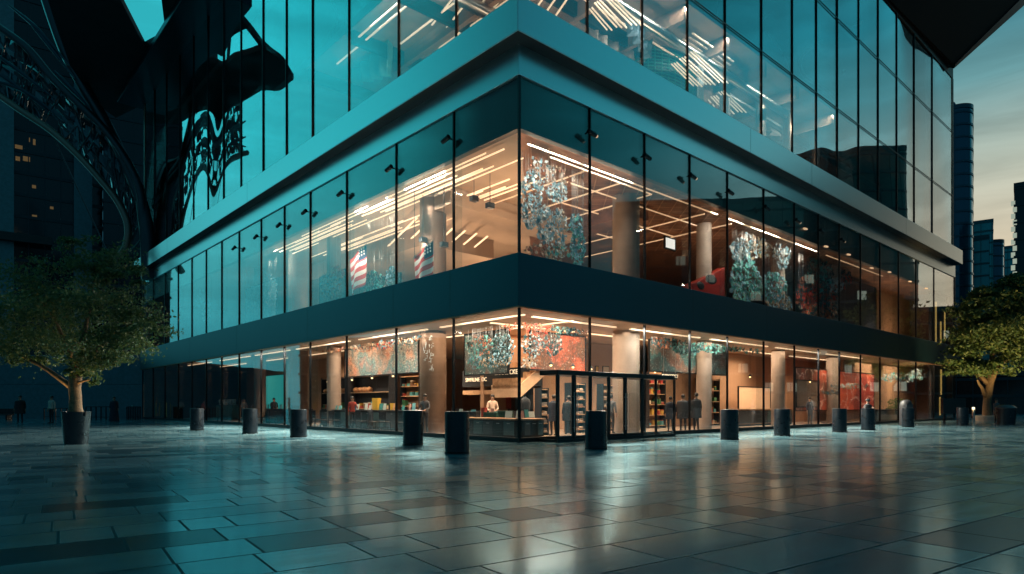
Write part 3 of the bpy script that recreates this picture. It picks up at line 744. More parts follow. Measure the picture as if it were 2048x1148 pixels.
# swept crown of the curved tower
cm = MB(); hwA = A['half']; zt = A['top'] + .92; del A['half']
prof = [(-hwA, zt), (hwA - 3, zt), (hwA - 3.2, zt + .5), (hwA - 3.6, zt + .9), (hwA - 4.2, zt + 1.2), (-hwA, zt + 2.0)]
n_ = len(prof)
cm.add([(x, .15, z) for x, z in prof] + [(x, 24, z) for x, z in prof], [tuple(range(n_)), tuple(range(2 * n_ - 1, n_ - 1, -1))] + [(i, n_ + i, n_ + (i + 1) % n_, (i + 1) % n_) for i in range(n_)])
cm.build('crown', pane_b, A)
rt('office_tower', 1940, 1986, 447, 175, 20, 'teal glass office block beside the tall curved tower', pane_t, wall_t, 3.2, 2.4)
rt('office_tower', 1944, 1978, 478, 160, 10, 'lower dark teal block stepping out in front of the teal office block', pane_t, wall_t, 3.0, 1.8)
rt('office_tower', 1984, 2008, 484, 190, 20, 'slender blue block with a rounded corner between the teal block and the small grid block', pane_b, wall_d, 3.0, 1.6, 2.6)
rt('office_tower', 2004, 2030, 497, 215, 20, 'small distant teal block with a fine window grid', pane_t, wall_t, 2.6, 1.5)
kk = 120 / FPX
rt('office_tower', 2029, 2078, 372, 120, 18, 'near black tower with a column of cream windows at the right edge', pane_d, wall_d, 3.2, 2.6,
   lit=[(-2.3 + (j % 2) * .25, EYE + (HZ - y) * kk, .62, .95) for j, y in enumerate(range(408, 590, 13))], lm=litc)
rt('office_tower', 1880, 2120, 752, 92, 8, 'low dark building across the plaza behind the right tree', pane_d, wall_d, 2.4, 2.0, lit=[(-7 + 5.2 * j, 2.6, .7, .3) for j in range(4)], lm=litw)
# blocks across the side streets: out of frame, seen mirrored in the two fronts
for (x, y, hw, h_, rz, lab) in ((99, 48, 17, 38, -90, 'dark office block across the right-hand street, nearer one mirrored in the right front'), (101, 74, 10, 47, -84, 'taller dark office block across the right-hand street, mirrored in the right front'), (106, 101, 16, 19, -78, 'lower dark office block farther along the right-hand street')):
    t_ = tower('office_tower', -hw, hw, 0, 12, h_, 3.3, 2.2, wall_d, pane_d, lab, [(-hw + 1.2 + 2.2 * (j * 3 % 11), 3.8 + 3.3 * (j * 5 % 8), 1.5, 1.6) for j in range(9)], lit_m=litc)
    t_.location = (x, y, 0); t_.rotation_euler.z = math.radians(rz)
for (x, y, hw, h_, rz, lab) in ((-92, 44, 26, 12.5, 84, 'low dark block across the left-hand street, mirrored in the left front'), (-90, 6, 12, 13, 94, 'dark block nearer the photographer across the left-hand street, mirrored in the left front')):
    t_ = tower('low_block', -hw, hw, 0, 12, h_, 3.3, 2.6, wall_d, pane_d, lab, [(-hw + 2 + 5.2 * j, 3.8, 1.5, 1.3) for j in range(3)], lit_m=litw)
    t_.location = (x, y, 0); t_.rotation_euler.z = math.radians(rz)

for o_ in list(bpy.data.objects):
    for q_ in ('half', 'top', 'fx'):
        if q_ in o_: del o_[q_]

# ------------------------------------------------------------------ glazed steel arch at the left
YA = 59.0; ka = YA / FPX
arch = empty('steel_arch', ((290 - 1024) * ka, YA, 0), 0, 'curved dark steel arch with a glazed lattice sweeping up to the left', 'arch')
def A3(px, py, dy=0.0): return ((px - 290) * ka, dy, EYE + (HZ - py) * ka)
def spline(pts, n=8):
    out = []; pts = [Vector(p) for p in pts]
    for i in range(len(pts) - 1):
        p0, p1, p2, p3 = pts[max(i - 1, 0)], pts[i], pts[i + 1], pts[min(i + 2, len(pts) - 1)]
        for j in range(n):
            t = j / n
            out.append(.5 * ((2 * p1) + (p2 - p0) * t + (2 * p0 - 5 * p1 + 4 * p2 - p3) * t * t + (3 * p1 - p0 - 3 * p2 + p3) * t ** 3))
    return out + [pts[-1]]
arch_m = mat('dark arch steel', (.04, .055, .065), .35, .6)
bron_m = mat('bronze arch tube', (.22, .16, .13), .38, .7)
rib1 = spline([A3(*p) for p in ((80, -60), (103, 20), (135, 110), (172, 180), (208, 240), (243, 310), (270, 375), (290, 440), (302, 540))])
rib2 = spline([A3(*p) for p in ((-40, 22), (0, 56), (60, 100), (112, 161), (165, 213), (216, 263), (256, 318), (283, 375), (292, 440), (297, 540))])
rib3 = spline([A3(*p) for p in ((-40, 172), (0, 192), (50, 226), (107, 264), (161, 312), (207, 362), (243, 408), (262, 455), (255, 502), (226, 528))])
MB().tube(rib1, [.62 - .004 * i for i in range(len(rib1))], 12).build('outer_rib', arch_m, arch, smooth=True)
MB().tube([p + Vector((0, -.5, 0)) for p in rib2], .34, 10).build('middle_rib', arch_m, arch, smooth=True)
MB().tube([p + Vector((0, -.5, 0)) for p in rib3], .30, 10).build('lower_rib', bron_m, arch, smooth=True)
MB().tube([A3(286, 405, -.2), A3(293, 440, -.2), A3(298, 480, -.2), A3(300, 560, -.2)], [.5, .62, .62, .62], 12).build('foot', arch_m, arch, smooth=True)
rr_ = random.Random(5)
for i in range(1, 36):
    a = rib2[min(len(rib2) - 1, i * 2)] ; b_ = rib3[min(len(rib3) - 1, i * 2 + rr_.choice((-5, -4, 4, 5)))]
    if i * 2 >= len(rib3) - 6: break
    MB().tube([a, (a + b_) / 2 + Vector((rr_.uniform(-.4, .4), .1, rr_.uniform(-.4, .4))), b_], rr_.uniform(.05, .09), 6).build('lattice_strut', arch_m, arch, smooth=True)
glz = mat('arch glazing', (.03, .07, .09), .12, .3, spec=.7)
glzp = mat('pale arch glazing', (.12, .17, .19), .2, .3)
for i in range(2, 30):
    i2 = i * 2
    if i2 + 2 >= len(rib3) - 8: break
    for q in range(4):
        t0, t1 = q / 4 + .04, (q + 1) / 4 - .03
        if rr_.random() < .10: continue
        c4 = [rib2[i2].lerp(rib3[i2], t0), rib2[i2 + 2].lerp(rib3[i2 + 2], t0), rib2[i2 + 2].lerp(rib3[i2 + 2], t1), rib2[i2].lerp(rib3[i2], t1)]
        dv = Vector((0, .3 + rr_.uniform(-.25, .25), 0)); tl_ = [Vector((0, rr_.uniform(-.25, .25), 0)) for _ in range(4)]
        f_ = [p + dv + t_ for p, t_ in zip(c4, tl_)]; bk = [p + Vector((0, .06, 0)) for p in f_]
        MB().add(f_ + bk, [(0, 1, 2, 3), (7, 6, 5, 4), (0, 4, 5, 1), (1, 5, 6, 2), (2, 6, 7, 3), (3, 7, 4, 0)]).build('glazing_panel', glzp if rr_.random() < .05 else glz, arch)
for p0, p1, p2 in (((-20, 100), (50, 150), (120, 205)), ((-20, 140), (40, 175), (110, 232)), ((30, 20), (90, 70), (150, 140)), ((-20, 165), (60, 190), (140, 250)), ((120, 150), (160, 190), (190, 225)), ((60, 40), (110, 100), (160, 165))):
    MB().tube(spline([A3(*p0, -.7), A3(*p1, -.8), A3(*p2, -.7)], 5), [.08, .1, .13, .16, .18, .18, .16, .13, .1, .08, .05], 8).build('blue_fin', band_m, arch, smooth=True)
MB().tube(spline([A3(-60, 95, 1.4), A3(40, 130, 1.4), A3(130, 215, 1.4), A3(215, 300, 1.4), A3(262, 400, 1.2)], 6), .5, 8).build('back_rib', arch_m, arch, smooth=True)

# ------------------------------------------------------------------ plaza furniture on the left and right
def railing(name, x0, x1, Y, lab, n=7, hgt=1.0):
    r = empty(name, ((x0 + x1) / 2, Y, 0), 0, lab, 'railing'); hw = (x1 - x0) / 2
    MB().tube([(-hw, 0, hgt), (hw, 0, hgt)], .035, 8).build('top_rail', dark_m, r); MB().tube([(-hw, 0, .25), (hw, 0, .25)], .025, 8).build('bottom_rail', dark_m, r)
    for i in range(n):
        x = -hw + 2 * hw * i / (n - 1); MB().box((x - .035, -.035, 0), (x + .035, .035, hgt)).build('post', dark_m, r)
    return r
k5 = 56 / FPX
railing('railing', (172 - 1024) * k5, (222 - 1024) * k5, 56, 'dark railing between the planter and the robed person', 6, 1.15)
railing('railing', (240 - 1024) * k5, (268 - 1024) * k5, 57, 'short dark railing between the robed person and the glass front', 9, 1.15)
railing('railing', (55 - 1024) * k5, (125 - 1024) * k5, 58, 'low dark railing behind the person in the pale jacket', 7, 1.0)
pa = P(274, 840, z=0)
stn = empty('queue_post', W(-1.6, 49.5), 0, 'pale steel queue post by the far left end of the glass', 'post')
MB().lathe([(.2, 0), (.2, .03), (.03, .05), (.03, 1.15)], 14).build('pole', steel_m, stn, smooth=True); MB().ball((0, 0, 1.2), .06).build('knob', steel_m, stn, smooth=True)
stn2 = copy_tree(stn); stn2.location = W(-1.2, 51.5); stn2['label'] = 'second pale steel queue post, nearest the boundary wall'
for o_ in (stn, stn2): o_['group'] = 'queue posts'
bn = empty('bench', ((8 - 1024) * k5, 55, 0), 0, 'low black bench at the far left edge of the plaza', 'bench')
MB().box((-1.4, -.35, .42), (1.4, .35, .52)).build('seat', black_m, bn, bevel=.02)
MB().box((-1.4, .25, .53), (1.4, .35, 1.0)).build('backrest', black_m, bn, bevel=.02)
for x in (-1.2, 1.2): MB().box((x - .06, -.3, 0), (x + .06, .3, .415)).build('leg', dark_m, bn)

k6 = 43 / FPX
sg = empty('sign_box', ((1931 - 1024) * k6, 44.2, 0), 0, 'black rectangular sign box on two legs behind a bollard near the right tree', 'sign')
MB().box((-.78, -.15, .72), (.78, .15, 1.75)).build('panel', black_m, sg, bevel=.02)
for x in (-.6, .6): MB().box((x - .05, -.05, 0), (x + .05, .05, .72)).build('leg', dark_m, sg)
bi = empty('waste_bin', ((2012 - 1024) * k6, 43, 0), 0, 'wide dark waste bin with a lid right of the right tree trunk', 'bin')
MB().lathe([(.50, 0), (.58, 1.0), (.58, 1.06)], 28).build('body', bol_m, bi, smooth=True); MB().lathe([(.60, 1.06), (.60, 1.12), (.35, 1.3), (.01, 1.32)], 28).build('lid', char_m, bi, smooth=True)
kr = 34 / FPX
cr_ = empty('crate_seat', ((2044 - 1024) * kr, 33, 0), .2, 'low brown box seat at the right edge of the plaza', 'seat')
MB().box((-.25, -.25, .04), (.25, .25, .55)).build('body', mat('brown timber', (.10, .05, .03), .6, var=.3), cr_, bevel=.02); MB().box((-.28, -.28, .555), (.28, .28, .62)).build('top', brown_m, cr_, bevel=.02)
for j in range(4): MB().box((-.22 + .4 * (j % 2), -.22 + .4 * (j // 2), 0), (-.18 + .4 * (j % 2), -.18 + .4 * (j // 2), .04)).build('foot', dark_m, cr_)
for px, lab in ((1947, 'short white light post left of the right tree trunk'), (1991, 'short white light post right of the right tree trunk')):
    q = at(px, 842, 49); lp = empty('light_post', (q.x, q.y, 0), 0, lab, 'light post', 'low light posts by the right tree')
    MB().lathe([(.09, 0), (.09, .95)], 12).build('pole', steel_m, lp, smooth=True); MB().lathe([(.10, .95), (.10, 1.12), (.02, 1.16)], 12).build('lamp', mat('frosted lamp', (.5, .5, .5), .4, emit=(1, .9, .75), es=.5), lp, smooth=True)
rbin = empty('round_bin', at(1812, 852, 40.5).xy.to_3d(), 0, 'round-topped dark bin behind the bollard at the right end', 'bin')
MB().lathe([(.36, 0), (.36, 1.25), (.33, 1.42), (.24, 1.56), (.12, 1.63), (.01, 1.65)], 24).build('body', black_m, rbin, smooth=True); MB().box((-.2, -.375, 1.15), (.2, -.3, 1.35)).build('flap', char_m, rbin)

# ------------------------------------------------------------------ people
skin_m = mat('skin', (.34, .19, .13), .55); hair_m = mat('dark hair', (.015, .011, .009), .5)
def cloth(n, c): return mat(n, c, .8, var=.2, vscale=6)
c_black = cloth('black cloth', (.012, .013, .016)); c_navy = cloth('navy cloth', (.014, .02, .035)); c_pale = cloth('pale cloth', (.55, .46, .38)); c_grey = cloth('grey cloth', (.10, .10, .11)); c_char = cloth('dark trousers', (.018, .018, .022)); c_shirt = cloth('cream shirt', (.62, .46, .36)); c_red = cloth('red cloth', (.35, .05, .04))
def person(loc, rz, H, label, top, legs, arms='down', robe=False, coat=False, cap=None, seat=False, bulk=1.0, shoes=None, hair=hair_m, group=None):
    """One continuous skinned body: pelvis root, spine, neck, head, jointed arms with fingers, legs with feet."""
    k = H / 1.75; V = []; E = []; Rr = []
    def v(x, y, z, r, p=None):
        V.append((x * k, y * k, z * k)); Rr.append(r * k)
        if p is not None: E.append((p, len(V) - 1))
        return len(V) - 1
    b = bulk
    pel = v(0, 0, .94, .135 * b); wa = v(0, .01, 1.10, .125 * b, pel); ch = v(0, .015, 1.28, .145 * b, wa); st = v(0, .01, 1.40, .115 * b, ch)
    nk = v(0, -.005, 1.49, .055, st); hd = v(0, -.02, 1.58, .078, nk); ht = v(0, -.01, 1.67, .082, hd)
    for s_ in (-1, 1):
        sh = v(s_ * .175 * b, .01, 1.39, .068 * b, st)
        if arms == 'phone' and s_ == 1: el = v(s_ * .24 * b, -.10, 1.13, .045, sh); wr = v(s_ * .12, -.30, 1.22, .034, el); d_ = Vector((-.3, -.5, .75))
        elif arms == 'front': el = v(s_ * .24 * b, -.04, 1.12, .046, sh); wr = v(s_ * .13, -.25, 1.03, .034, el); d_ = Vector((-s_ * .6, -.75, -.1))
        else: el = v(s_ * .235 * b, .03, 1.12, .046, sh); wr = v(s_ * .25 * b, -.03, .88, .034, el); d_ = Vector((0, -.12, -1))
        d_.normalize(); w_ = Vector(V[wr]) / k; pm = w_ + d_ * .06; pi_ = v(*pm, .036, wr)
        sd_ = d_.cross(Vector((1, 0, 0)) if abs(d_.x) < .5 else Vector((0, 0, 1))).normalized()
        for q, ln in ((-.030, .075), (-.010, .09), (.010, .085), (.030, .065)):
            a = pm + sd_ * q + d_ * .045; kn = v(*a, .010, pi_); v(*(a + d_ * ln * .6 + Vector((0, -.012, 0))), .008, kn)
        th = v(*(w_ + d_ * .04 + sd_ * .045), .011, pi_); v(*(w_ + d_ * .075 + sd_ * .062), .009, th)
        hip = v(s_ * .085, 0, .90, .095 * b, pel); kne = v(s_ * .10, -.02, .50, .062, hip); an = v(s_ * .105, .02, .10, .043, kne)
        he = v(s_ * .11, .03, .045, .042, an); v(s_ * .13, -.15, .035, .034, he)
    me = bpy.data.meshes.new('tmp'); me.from_pydata(V, E, []); tmp = bpy.data.objects.new('tmp', me); COL.objects.link(tmp)
    sk = tmp.modifiers.new('s', 'SKIN')
    for i, sv_ in enumerate(me.skin_vertices[0].data): sv_.radius = (Rr[i] * (1.12 if V[i][2] / k > .9 and Rr[i] > .1 * k else 1), Rr[i] * (.82 if Rr[i] > .1 * k else 1)); sv_.use_root = (i == 0)
    sub = tmp.modifiers.new('b', 'SUBSURF'); sub.levels = 1; sub.render_levels = 1
    dg = bpy.context.evaluated_depsgraph_get(); bm = bpy.data.meshes.new_from_object(tmp.evaluated_get(dg)); bpy.data.objects.remove(tmp)
    bm.name = 'person'
    r = bpy.data.objects.new('person', bm); COL.objects.link(r); r.location = loc; r.rotation_euler = (0, 0, rz); tag(r, label, 'person', group)
    bm.materials.clear()
    for m in (skin_m, top, legs, shoes or black_m): bm.materials.append(m)
    hands = [Vector(V[i]) for i in range(len(V)) if Rr[i] < .0375 * k and V[i][2] > .3 * k]
    for p in bm.polygons:
        c = p.center; z = c.z / k; p.use_smooth = True
        near = min((Vector(c) - h_).length for h_ in hands) < .065 * k
        p.material_index = 0 if (z > 1.485 or near) else 1 if z > .93 or abs(c.x) > .2 * k else 2 if z > .09 else 3
    # head: hair cap, nose, eyes, ears
    hc = (0, .0, 1.66 * k); hb = MB(); hb.ball((0, .018 * k, 1.675 * k), (.095 * k, .105 * k, .098 * k), 12)
    hb.v = [(x, y, max(z, 1.60 * k + (.06 * k if y < -.03 * k else 0))) for x, y, z in hb.v]
    hb.build('hair', hair, r, smooth=True)
    fc_ = MB(); fc_.ball((0, -.105 * k, 1.615 * k), (.013 * k, .02 * k, .022 * k), 8)
    for s_ in (-1, 1): fc_.ball((s_ * .088 * k, 0, 1.62 * k), (.012 * k, .02 * k, .03 * k), 8)
    fc_.build('nose_and_ears', skin_m, r, smooth=True)
    ey = MB()
    for s_ in (-1, 1): ey.ball((s_ * .032 * k, -.088 * k, 1.64 * k), (.012 * k, .010 * k, .008 * k), 8)
    ey.ball((0, -.092 * k, 1.565 * k), (.024 * k, .008 * k, .006 * k), 8); ey.build('eyes_and_mouth', black_m, r, smooth=True)
    if robe: MB().lathe([(.33 * k, .02), (.27 * k, .6 * k), (.21 * k, 1.0 * k), (.225 * k, 1.25 * k), (.19 * k, 1.40 * k), (.09 * k, 1.47 * k)], 20, sy=.75).build('robe', top, r, smooth=True)
    if coat: MB().lathe([(.25 * k * b, .62 * k), (.235 * k * b, .95 * k), (.225 * k * b, 1.15 * k), (.245 * k * b, 1.33 * k), (.215 * k * b, 1.42 * k), (.10 * k, 1.475 * k), (.07 * k, 1.50 * k)], 22, sy=.72).build('coat', top, r, smooth=True)
    if cap: MB().ball((0, 0, 1.70 * k), (.105 * k, .115 * k, .075 * k), 12).lathe([(.11 * k, 1.685 * k), (.15 * k, 1.68 * k), (.15 * k, 1.672 * k)], 16, sy=1.3).build('cap', cap, r, smooth=True)
    return r
def pat(px, Y): return ((px - 1024) / FPX * Y, Y, 0)
def pin(px, u=None, v=None):
    q = P(px, 800, u=u, v=v); p = W(q[0], q[1], .02); return (p.x, p.y, .02)
BK = math.pi
person(pat(40, 45), .4, 1.95, 'person in black with a bag, standing at the far left of the plaza', c_black, c_char, coat=True, bulk=1.15)
person(pat(103, 46), -.3, 1.95, 'person in a pale jacket and dark trousers left of the planter', c_pale, c_char, coat=False, bulk=1.1)
person(pat(228, 50), .5, 1.95, 'person in a long dark robe between the planter and the glass front', c_navy, c_char, robe=True)
person(pin(362, u=1.6), .6, 1.8, 'person in a cream shirt inside the glass at the far left', c_shirt, c_char, arms='front')
person(pin(334, u=2.2), .2, 1.75, 'person in dark clothes beside the one in the cream shirt', c_black, c_char, arms='phone')
person(pin(408, u=2.0), .9, 1.7, 'person with a red top behind the far left bollard', c_red, c_char)
person(pin(1107, v=2.4), BK + .5, 1.70, 'person in a navy coat inside, left of the two behind the entrance doors', c_navy, c_char, coat=True)
person(pin(1137, v=2.8), BK + .2, 1.68, 'person in a bulky black coat inside, right of the two behind the entrance doors', c_black, c_char, coat=True, bulk=1.15)
person(pin(1366, v=.9), BK - .2, 1.78, 'person in a long black coat from behind, middle of three by the lit counter', c_black, c_char, coat=True, bulk=1.2)
person(pin(1392, v=.8), BK + .35, 1.86, 'person in a black coat seen from behind, nearest the tan lit counter', c_black, c_char, coat=True, bulk=1.1)
person(pin(1341, v=1.4), BK, 1.68, 'person in dark blue next to the entrance box, left of the other two', c_navy, c_char, coat=True)
person(pat(1736, 35.2), BK + .4, 1.62, 'person in a cap and dark jacket behind a bollard by the red screen', c_black, c_char, cap=c_black, coat=True)
person(pat(1993, 44.5), .3, 1.72, 'person in a dark jacket next to the bin near the right tree', c_grey, c_char, coat=True)
person(pin(488, u=4.0), .8, 1.75, 'person in grey at the far counter in front of the teal panel', c_grey, c_char, arms='front')
person(pin(757, u=4.6), -.7, 1.72, 'person in a black top behind the dark counter near the bread shelf', c_black, c_char)
person(pin(548, u=3.2), .8, 1.78, 'stooping person in a dark coat in front of the teal-lit panel', c_black, c_char, arms='front', coat=True, bulk=1.1)

# ------------------------------------------------------------------ flags hanging inside the upper floor
def flag(px0, py0, u, wd, ht, lab, rot):
    q = P(px0, py0, u=u); o = W(*q); r = empty('flag', o, TH + math.radians(rot), lab, 'flag', 'hanging striped flags')
    n, m_ = 18, 26; vs = []
    for i in range(n + 1):
        for j in range(m_ + 1):
            s_, t_ = i / n, j / m_
            vs.append((.09 * math.sin(s_ * 8 + t_ * 1.5) * (.4 + t_), -s_ * wd, -t_ * ht + .36 * ht * s_ * (1 - .3 * s_)))
    red, white_, blue = MB(), MB(), MB(); st_ = MB()
    fs = {0: [], 1: [], 2: []}
    for i in range(n):
        for j in range(m_):
            a = i * (m_ + 1) + j; f_ = (a, a + 1, a + m_ + 2, a + m_ + 1)
            fs[2 if (j < 8 and i >= 11) else (j // 3) % 2].append(f_)
    mb = MB(); mb.v = vs
    for mi in (0, 1, 2): mb.f += fs[mi]; mb.m += [mi] * len(fs[mi])
    c_ = mb.build('cloth', [MATS['flag red'], MATS['flag white'], MATS['flag blue']], r, smooth=True)
    sol = c_.modifiers.new('t', 'SOLIDIFY'); sol.thickness = .012
    star = MB()
    for a in range(3):
        for b in range(3):
            i = 12 + a * 2; j = 1 + b * 2; p = vs[i * (m_ + 1) + j]
            star.ball((p[0] - .03, p[1], p[2]), (.02, .05, .05), 6)
            star.ball((p[0] + .03, p[1], p[2]), (.02, .05, .05), 6)
    star.build('stars', MATS['flag white'], c_)
    MB().tube([(0, .12, -.02), (0, -wd - .1, .27 * ht)], .025, 8).build('pole', steel_m, r)
    z = 10.9 - o.z
    MB().tube([(0, .0, .0), (0, 0, z)], .012, 6).build('cord', dark_m, r)
    return r
mat('flag red', (.70, .05, .035), .7); mat('flag white', (.85, .80, .74), .7); mat('flag blue', (.02, .03, .10), .7)
flag(700, 520, 1.0, 1.6, 1.9, 'tilted striped flag hanging in the third upper pane left of the corner', 0)
flag(829, 515, .8, 1.35, 1.8, 'striped flag beside the bronze column in the second upper pane left of the corner', 0)

# ------------------------------------------------------------------ art panels and hanging shard pieces
def pattern(name, cols, scale, glyph=.5, rough=.55, emit=0.0, stretch=(1, 1, 1)):
    m = bpy.data.materials.new(name); m.use_nodes = True; N = NT(m.node_tree); b = N.n['Principled BSDF']
    o = N.vmath('MULTIPLY', N.node('ShaderNodeTexCoord').outputs['Object'], stretch)
    warp = N.vmath('ADD', o, N.vmath('SCALE', N.noise(o, 1.2, 3, out=1), scale=.5))
    big = N.noise(warp, .7, 4, .6)
    c = N.ramp(big, [(i / (len(cols) - 1) * .5 + .25, x) for i, x in enumerate(cols)])
    v = N.voro(warp, scale, 'DISTANCE_TO_EDGE'); ink = N.smooth(v, .03, .11)
    fl_ = N.white(N.vmath('SNAP', o, (.12, .12, .12)))
    c = N.mix(N.math('MULTIPLY', N.math('SUBTRACT', 1.0, ink), glyph), c, (.02, .02, .025))
    c = N.mix(N.math('MULTIPLY', N.math('GREATER_THAN', N.noise(o, scale * 1.3, 5, .7), .6), glyph), c, (.62, .60, .56))
    N.link(c, b.inputs['Base Color']); b.inputs['Roughness'].default_value = rough
    if emit: N.link(c, b.inputs['Emission Color']); b.inputs['Emission Strength'].default_value = emit
    MATS[name] = m; return m
p_red = pattern('red teal mosaic', [(.30, .05, .03), (.42, .20, .12), (.06, .16, .17), (.38, .12, .08)], 9, .8)
p_dark = pattern('dark teal mosaic', [(.02, .05, .06), (.16, .06, .03), (.02, .11, .12), (.03, .03, .03), (.10, .22, .24)], 8, .6)
p_rust = pattern('rust mosaic', [(.42, .15, .06), (.10, .05, .03), (.48, .10, .05), (.16, .10, .06)], 7, .55)
p_white = pattern('white glyph panel', [(.10, .30, .33), (.40, .50, .52), (.16, .36, .40)], 14, .95)
p_tanw = pattern('worn tan panel', [(.36, .22, .14), (.30, .20, .15), (.44, .30, .2)], 6, .18)
def panel(name, side, px0, px1, z0, z1, dpt, m, lab, cat='art panel', grp=None, th=.08):
    a = P(px0, 700, u=dpt) if side == 'L' else P(px0, 700, v=dpt); b = P(px1, 700, u=dpt) if side == 'L' else P(px1, 700, v=dpt)
    o = W((a[0] + b[0]) / 2, (a[1] + b[1]) / 2, z0); r = empty(name, o, TH, lab, cat, grp)
    hw = abs((b[1] - a[1]) if side == 'L' else (b[0] - a[0])) / 2; f = .06
    if side == 'L':
        MB().box((0, -hw, 0), (th, hw, z1 - z0)).build('board', m, r); fr = MB().box((-.02, -hw - f, -f), (th, hw + f, 0)).box((-.02, -hw - f, z1 - z0), (th, hw + f, z1 - z0 + f)).box((-.02, -hw - f, 0), (th, -hw, z1 - z0)).box((-.02, hw, 0), (th, hw + f, z1 - z0))
    else:
        MB().box((-hw, 0, 0), (hw, th, z1 - z0)).build('board', m, r); fr = MB().box((-hw - f, -.02, -f), (hw + f, th, 0)).box((-hw - f, -.02, z1 - z0), (hw + f, th, z1 - z0 + f)).box((-hw - f, -.02, 0), (-hw, th, z1 - z0)).box((hw, -.02, 0), (hw + f, th, z1 - z0))
    fr.build('frame', dark_m, r); return r
def pz(px, py, side, d_): return (P(px, py, u=d_) if side == 'L' else P(px, py, v=d_))[2]
panel('art_panel', 'L', 690, 836, 2.95, 4.5, 2.9, p_red, 'red and teal mosaic frieze hung over the counter left of the bronze column')
panel('art_panel', 'L', 930, 1015, 2.7, 4.55, 3.4, p_dark, 'dark teal mosaic panel over the food kiosk behind the glass corner')
panel('art_panel', 'R', 1062, 1170, 2.9, 4.55, 4.2, p_rust, 'rust-red mosaic panel just right of the glass corner')
panel('art_panel', 'R', 1300, 1452, 3.0, 4.5, 2.6, p_dark, 'dark teal mosaic frieze above the people by the lit counter')
panel('art_panel', 'L', 492, 552, 6.7, 9.6, 1.8, p_white, 'pale panel of white marks in the teal-lit upper left glazing')
panel('art_panel', 'L', 640, 690, 6.45, 8.9, 2.2, p_red, 'red and teal mosaic panel upstairs left of the striped flags')
panel('art_panel', 'L', 720, 800, 6.45, 8.5, 4.0, p_dark, 'dark teal mosaic panel upstairs behind the striped flags')
panel('art_panel', 'R', 1640, 1752, 6.5, 10.6, 2.4, mat('navy screen', (.012, .018, .034), .4), 'large dark navy screen upstairs beside the teal tree artwork', 'screen')
panel('teal_screen', 'L', 516, 568, .9, 3.6, 4.8, mat('teal backlit screen', (.05, .25, .25), .4, emit=(.04, .55, .52), es=.45), 'glowing teal wall panel on the left shop floor', 'screen')
panel('white_screen', 'R', 1331, 1350, pz(1340, 497, 'R', 2.2), pz(1340, 477, 'R', 2.2), 2.2, mat('white lit sign', (.6, .6, .6), .4, emit=(1, .93, .85), es=.9), 'small white lit sign upstairs right of the corner column', 'sign')
# red video wall
def red_wall():
    m = bpy.data.materials.new('red video wall'); m.use_nodes = True; N = NT(m.node_tree); b = N.n['Principled BSDF']
    o = N.node('ShaderNodeTexCoord').outputs['Object']; wv = N.vmath('ADD', o, N.vmath('SCALE', N.noise(o, .8, 4, .6, out=1), scale=1.6))
    big = N.noise(o, .45, 3, .5); x = N.sep(o)
    c = N.ramp(N.math('ADD', big, N.math('MULTIPLY', x[0], .05)), [(.25, (.10, .035, .02)), (.42, (.34, .055, .025)), (.58, (.55, .085, .035)), (.75, (.20, .03, .02))])
    vein = N.smooth(N.voro(wv, .55, 'DISTANCE_TO_EDGE'), .0, .035); spk = N.math('GREATER_THAN', N.noise(o, 7, 5, .7), .54)
    c = N.mix(N.math('MULTIPLY', N.math('SUBTRACT', 1.0, vein), N.math('MULTIPLY_ADD', spk, .7, .3)), c, (.75, .50, .38))
    N.link(c, b.inputs['Base Color']); N.link(c, b.inputs['Emission Color']); b.inputs['Emission Strength'].default_value = .45; b.inputs['Roughness'].default_value = .35
    return m
panel('video_wall', 'R', 1592, 1748, .95, 3.75, 2.6, red_wall(), 'large glowing red screen with pale veins on the right shop floor', 'screen')
panel('wall_screen', 'R', 1594, 1638, 1.2, 2.9, 2.3, p_tanw, 'dim brown display standing in front of the left part of the red screen', 'screen')
# tan lit reception wall
panel('lit_panel', 'R', 1478, 1540, .3, 2.45, 4.6, mat('warm backlit panel', (.5, .32, .2), .5, emit=(1, .58, .30), es=.40), 'warm backlit tan panel behind the bollard right of the standing people', 'wall panel')

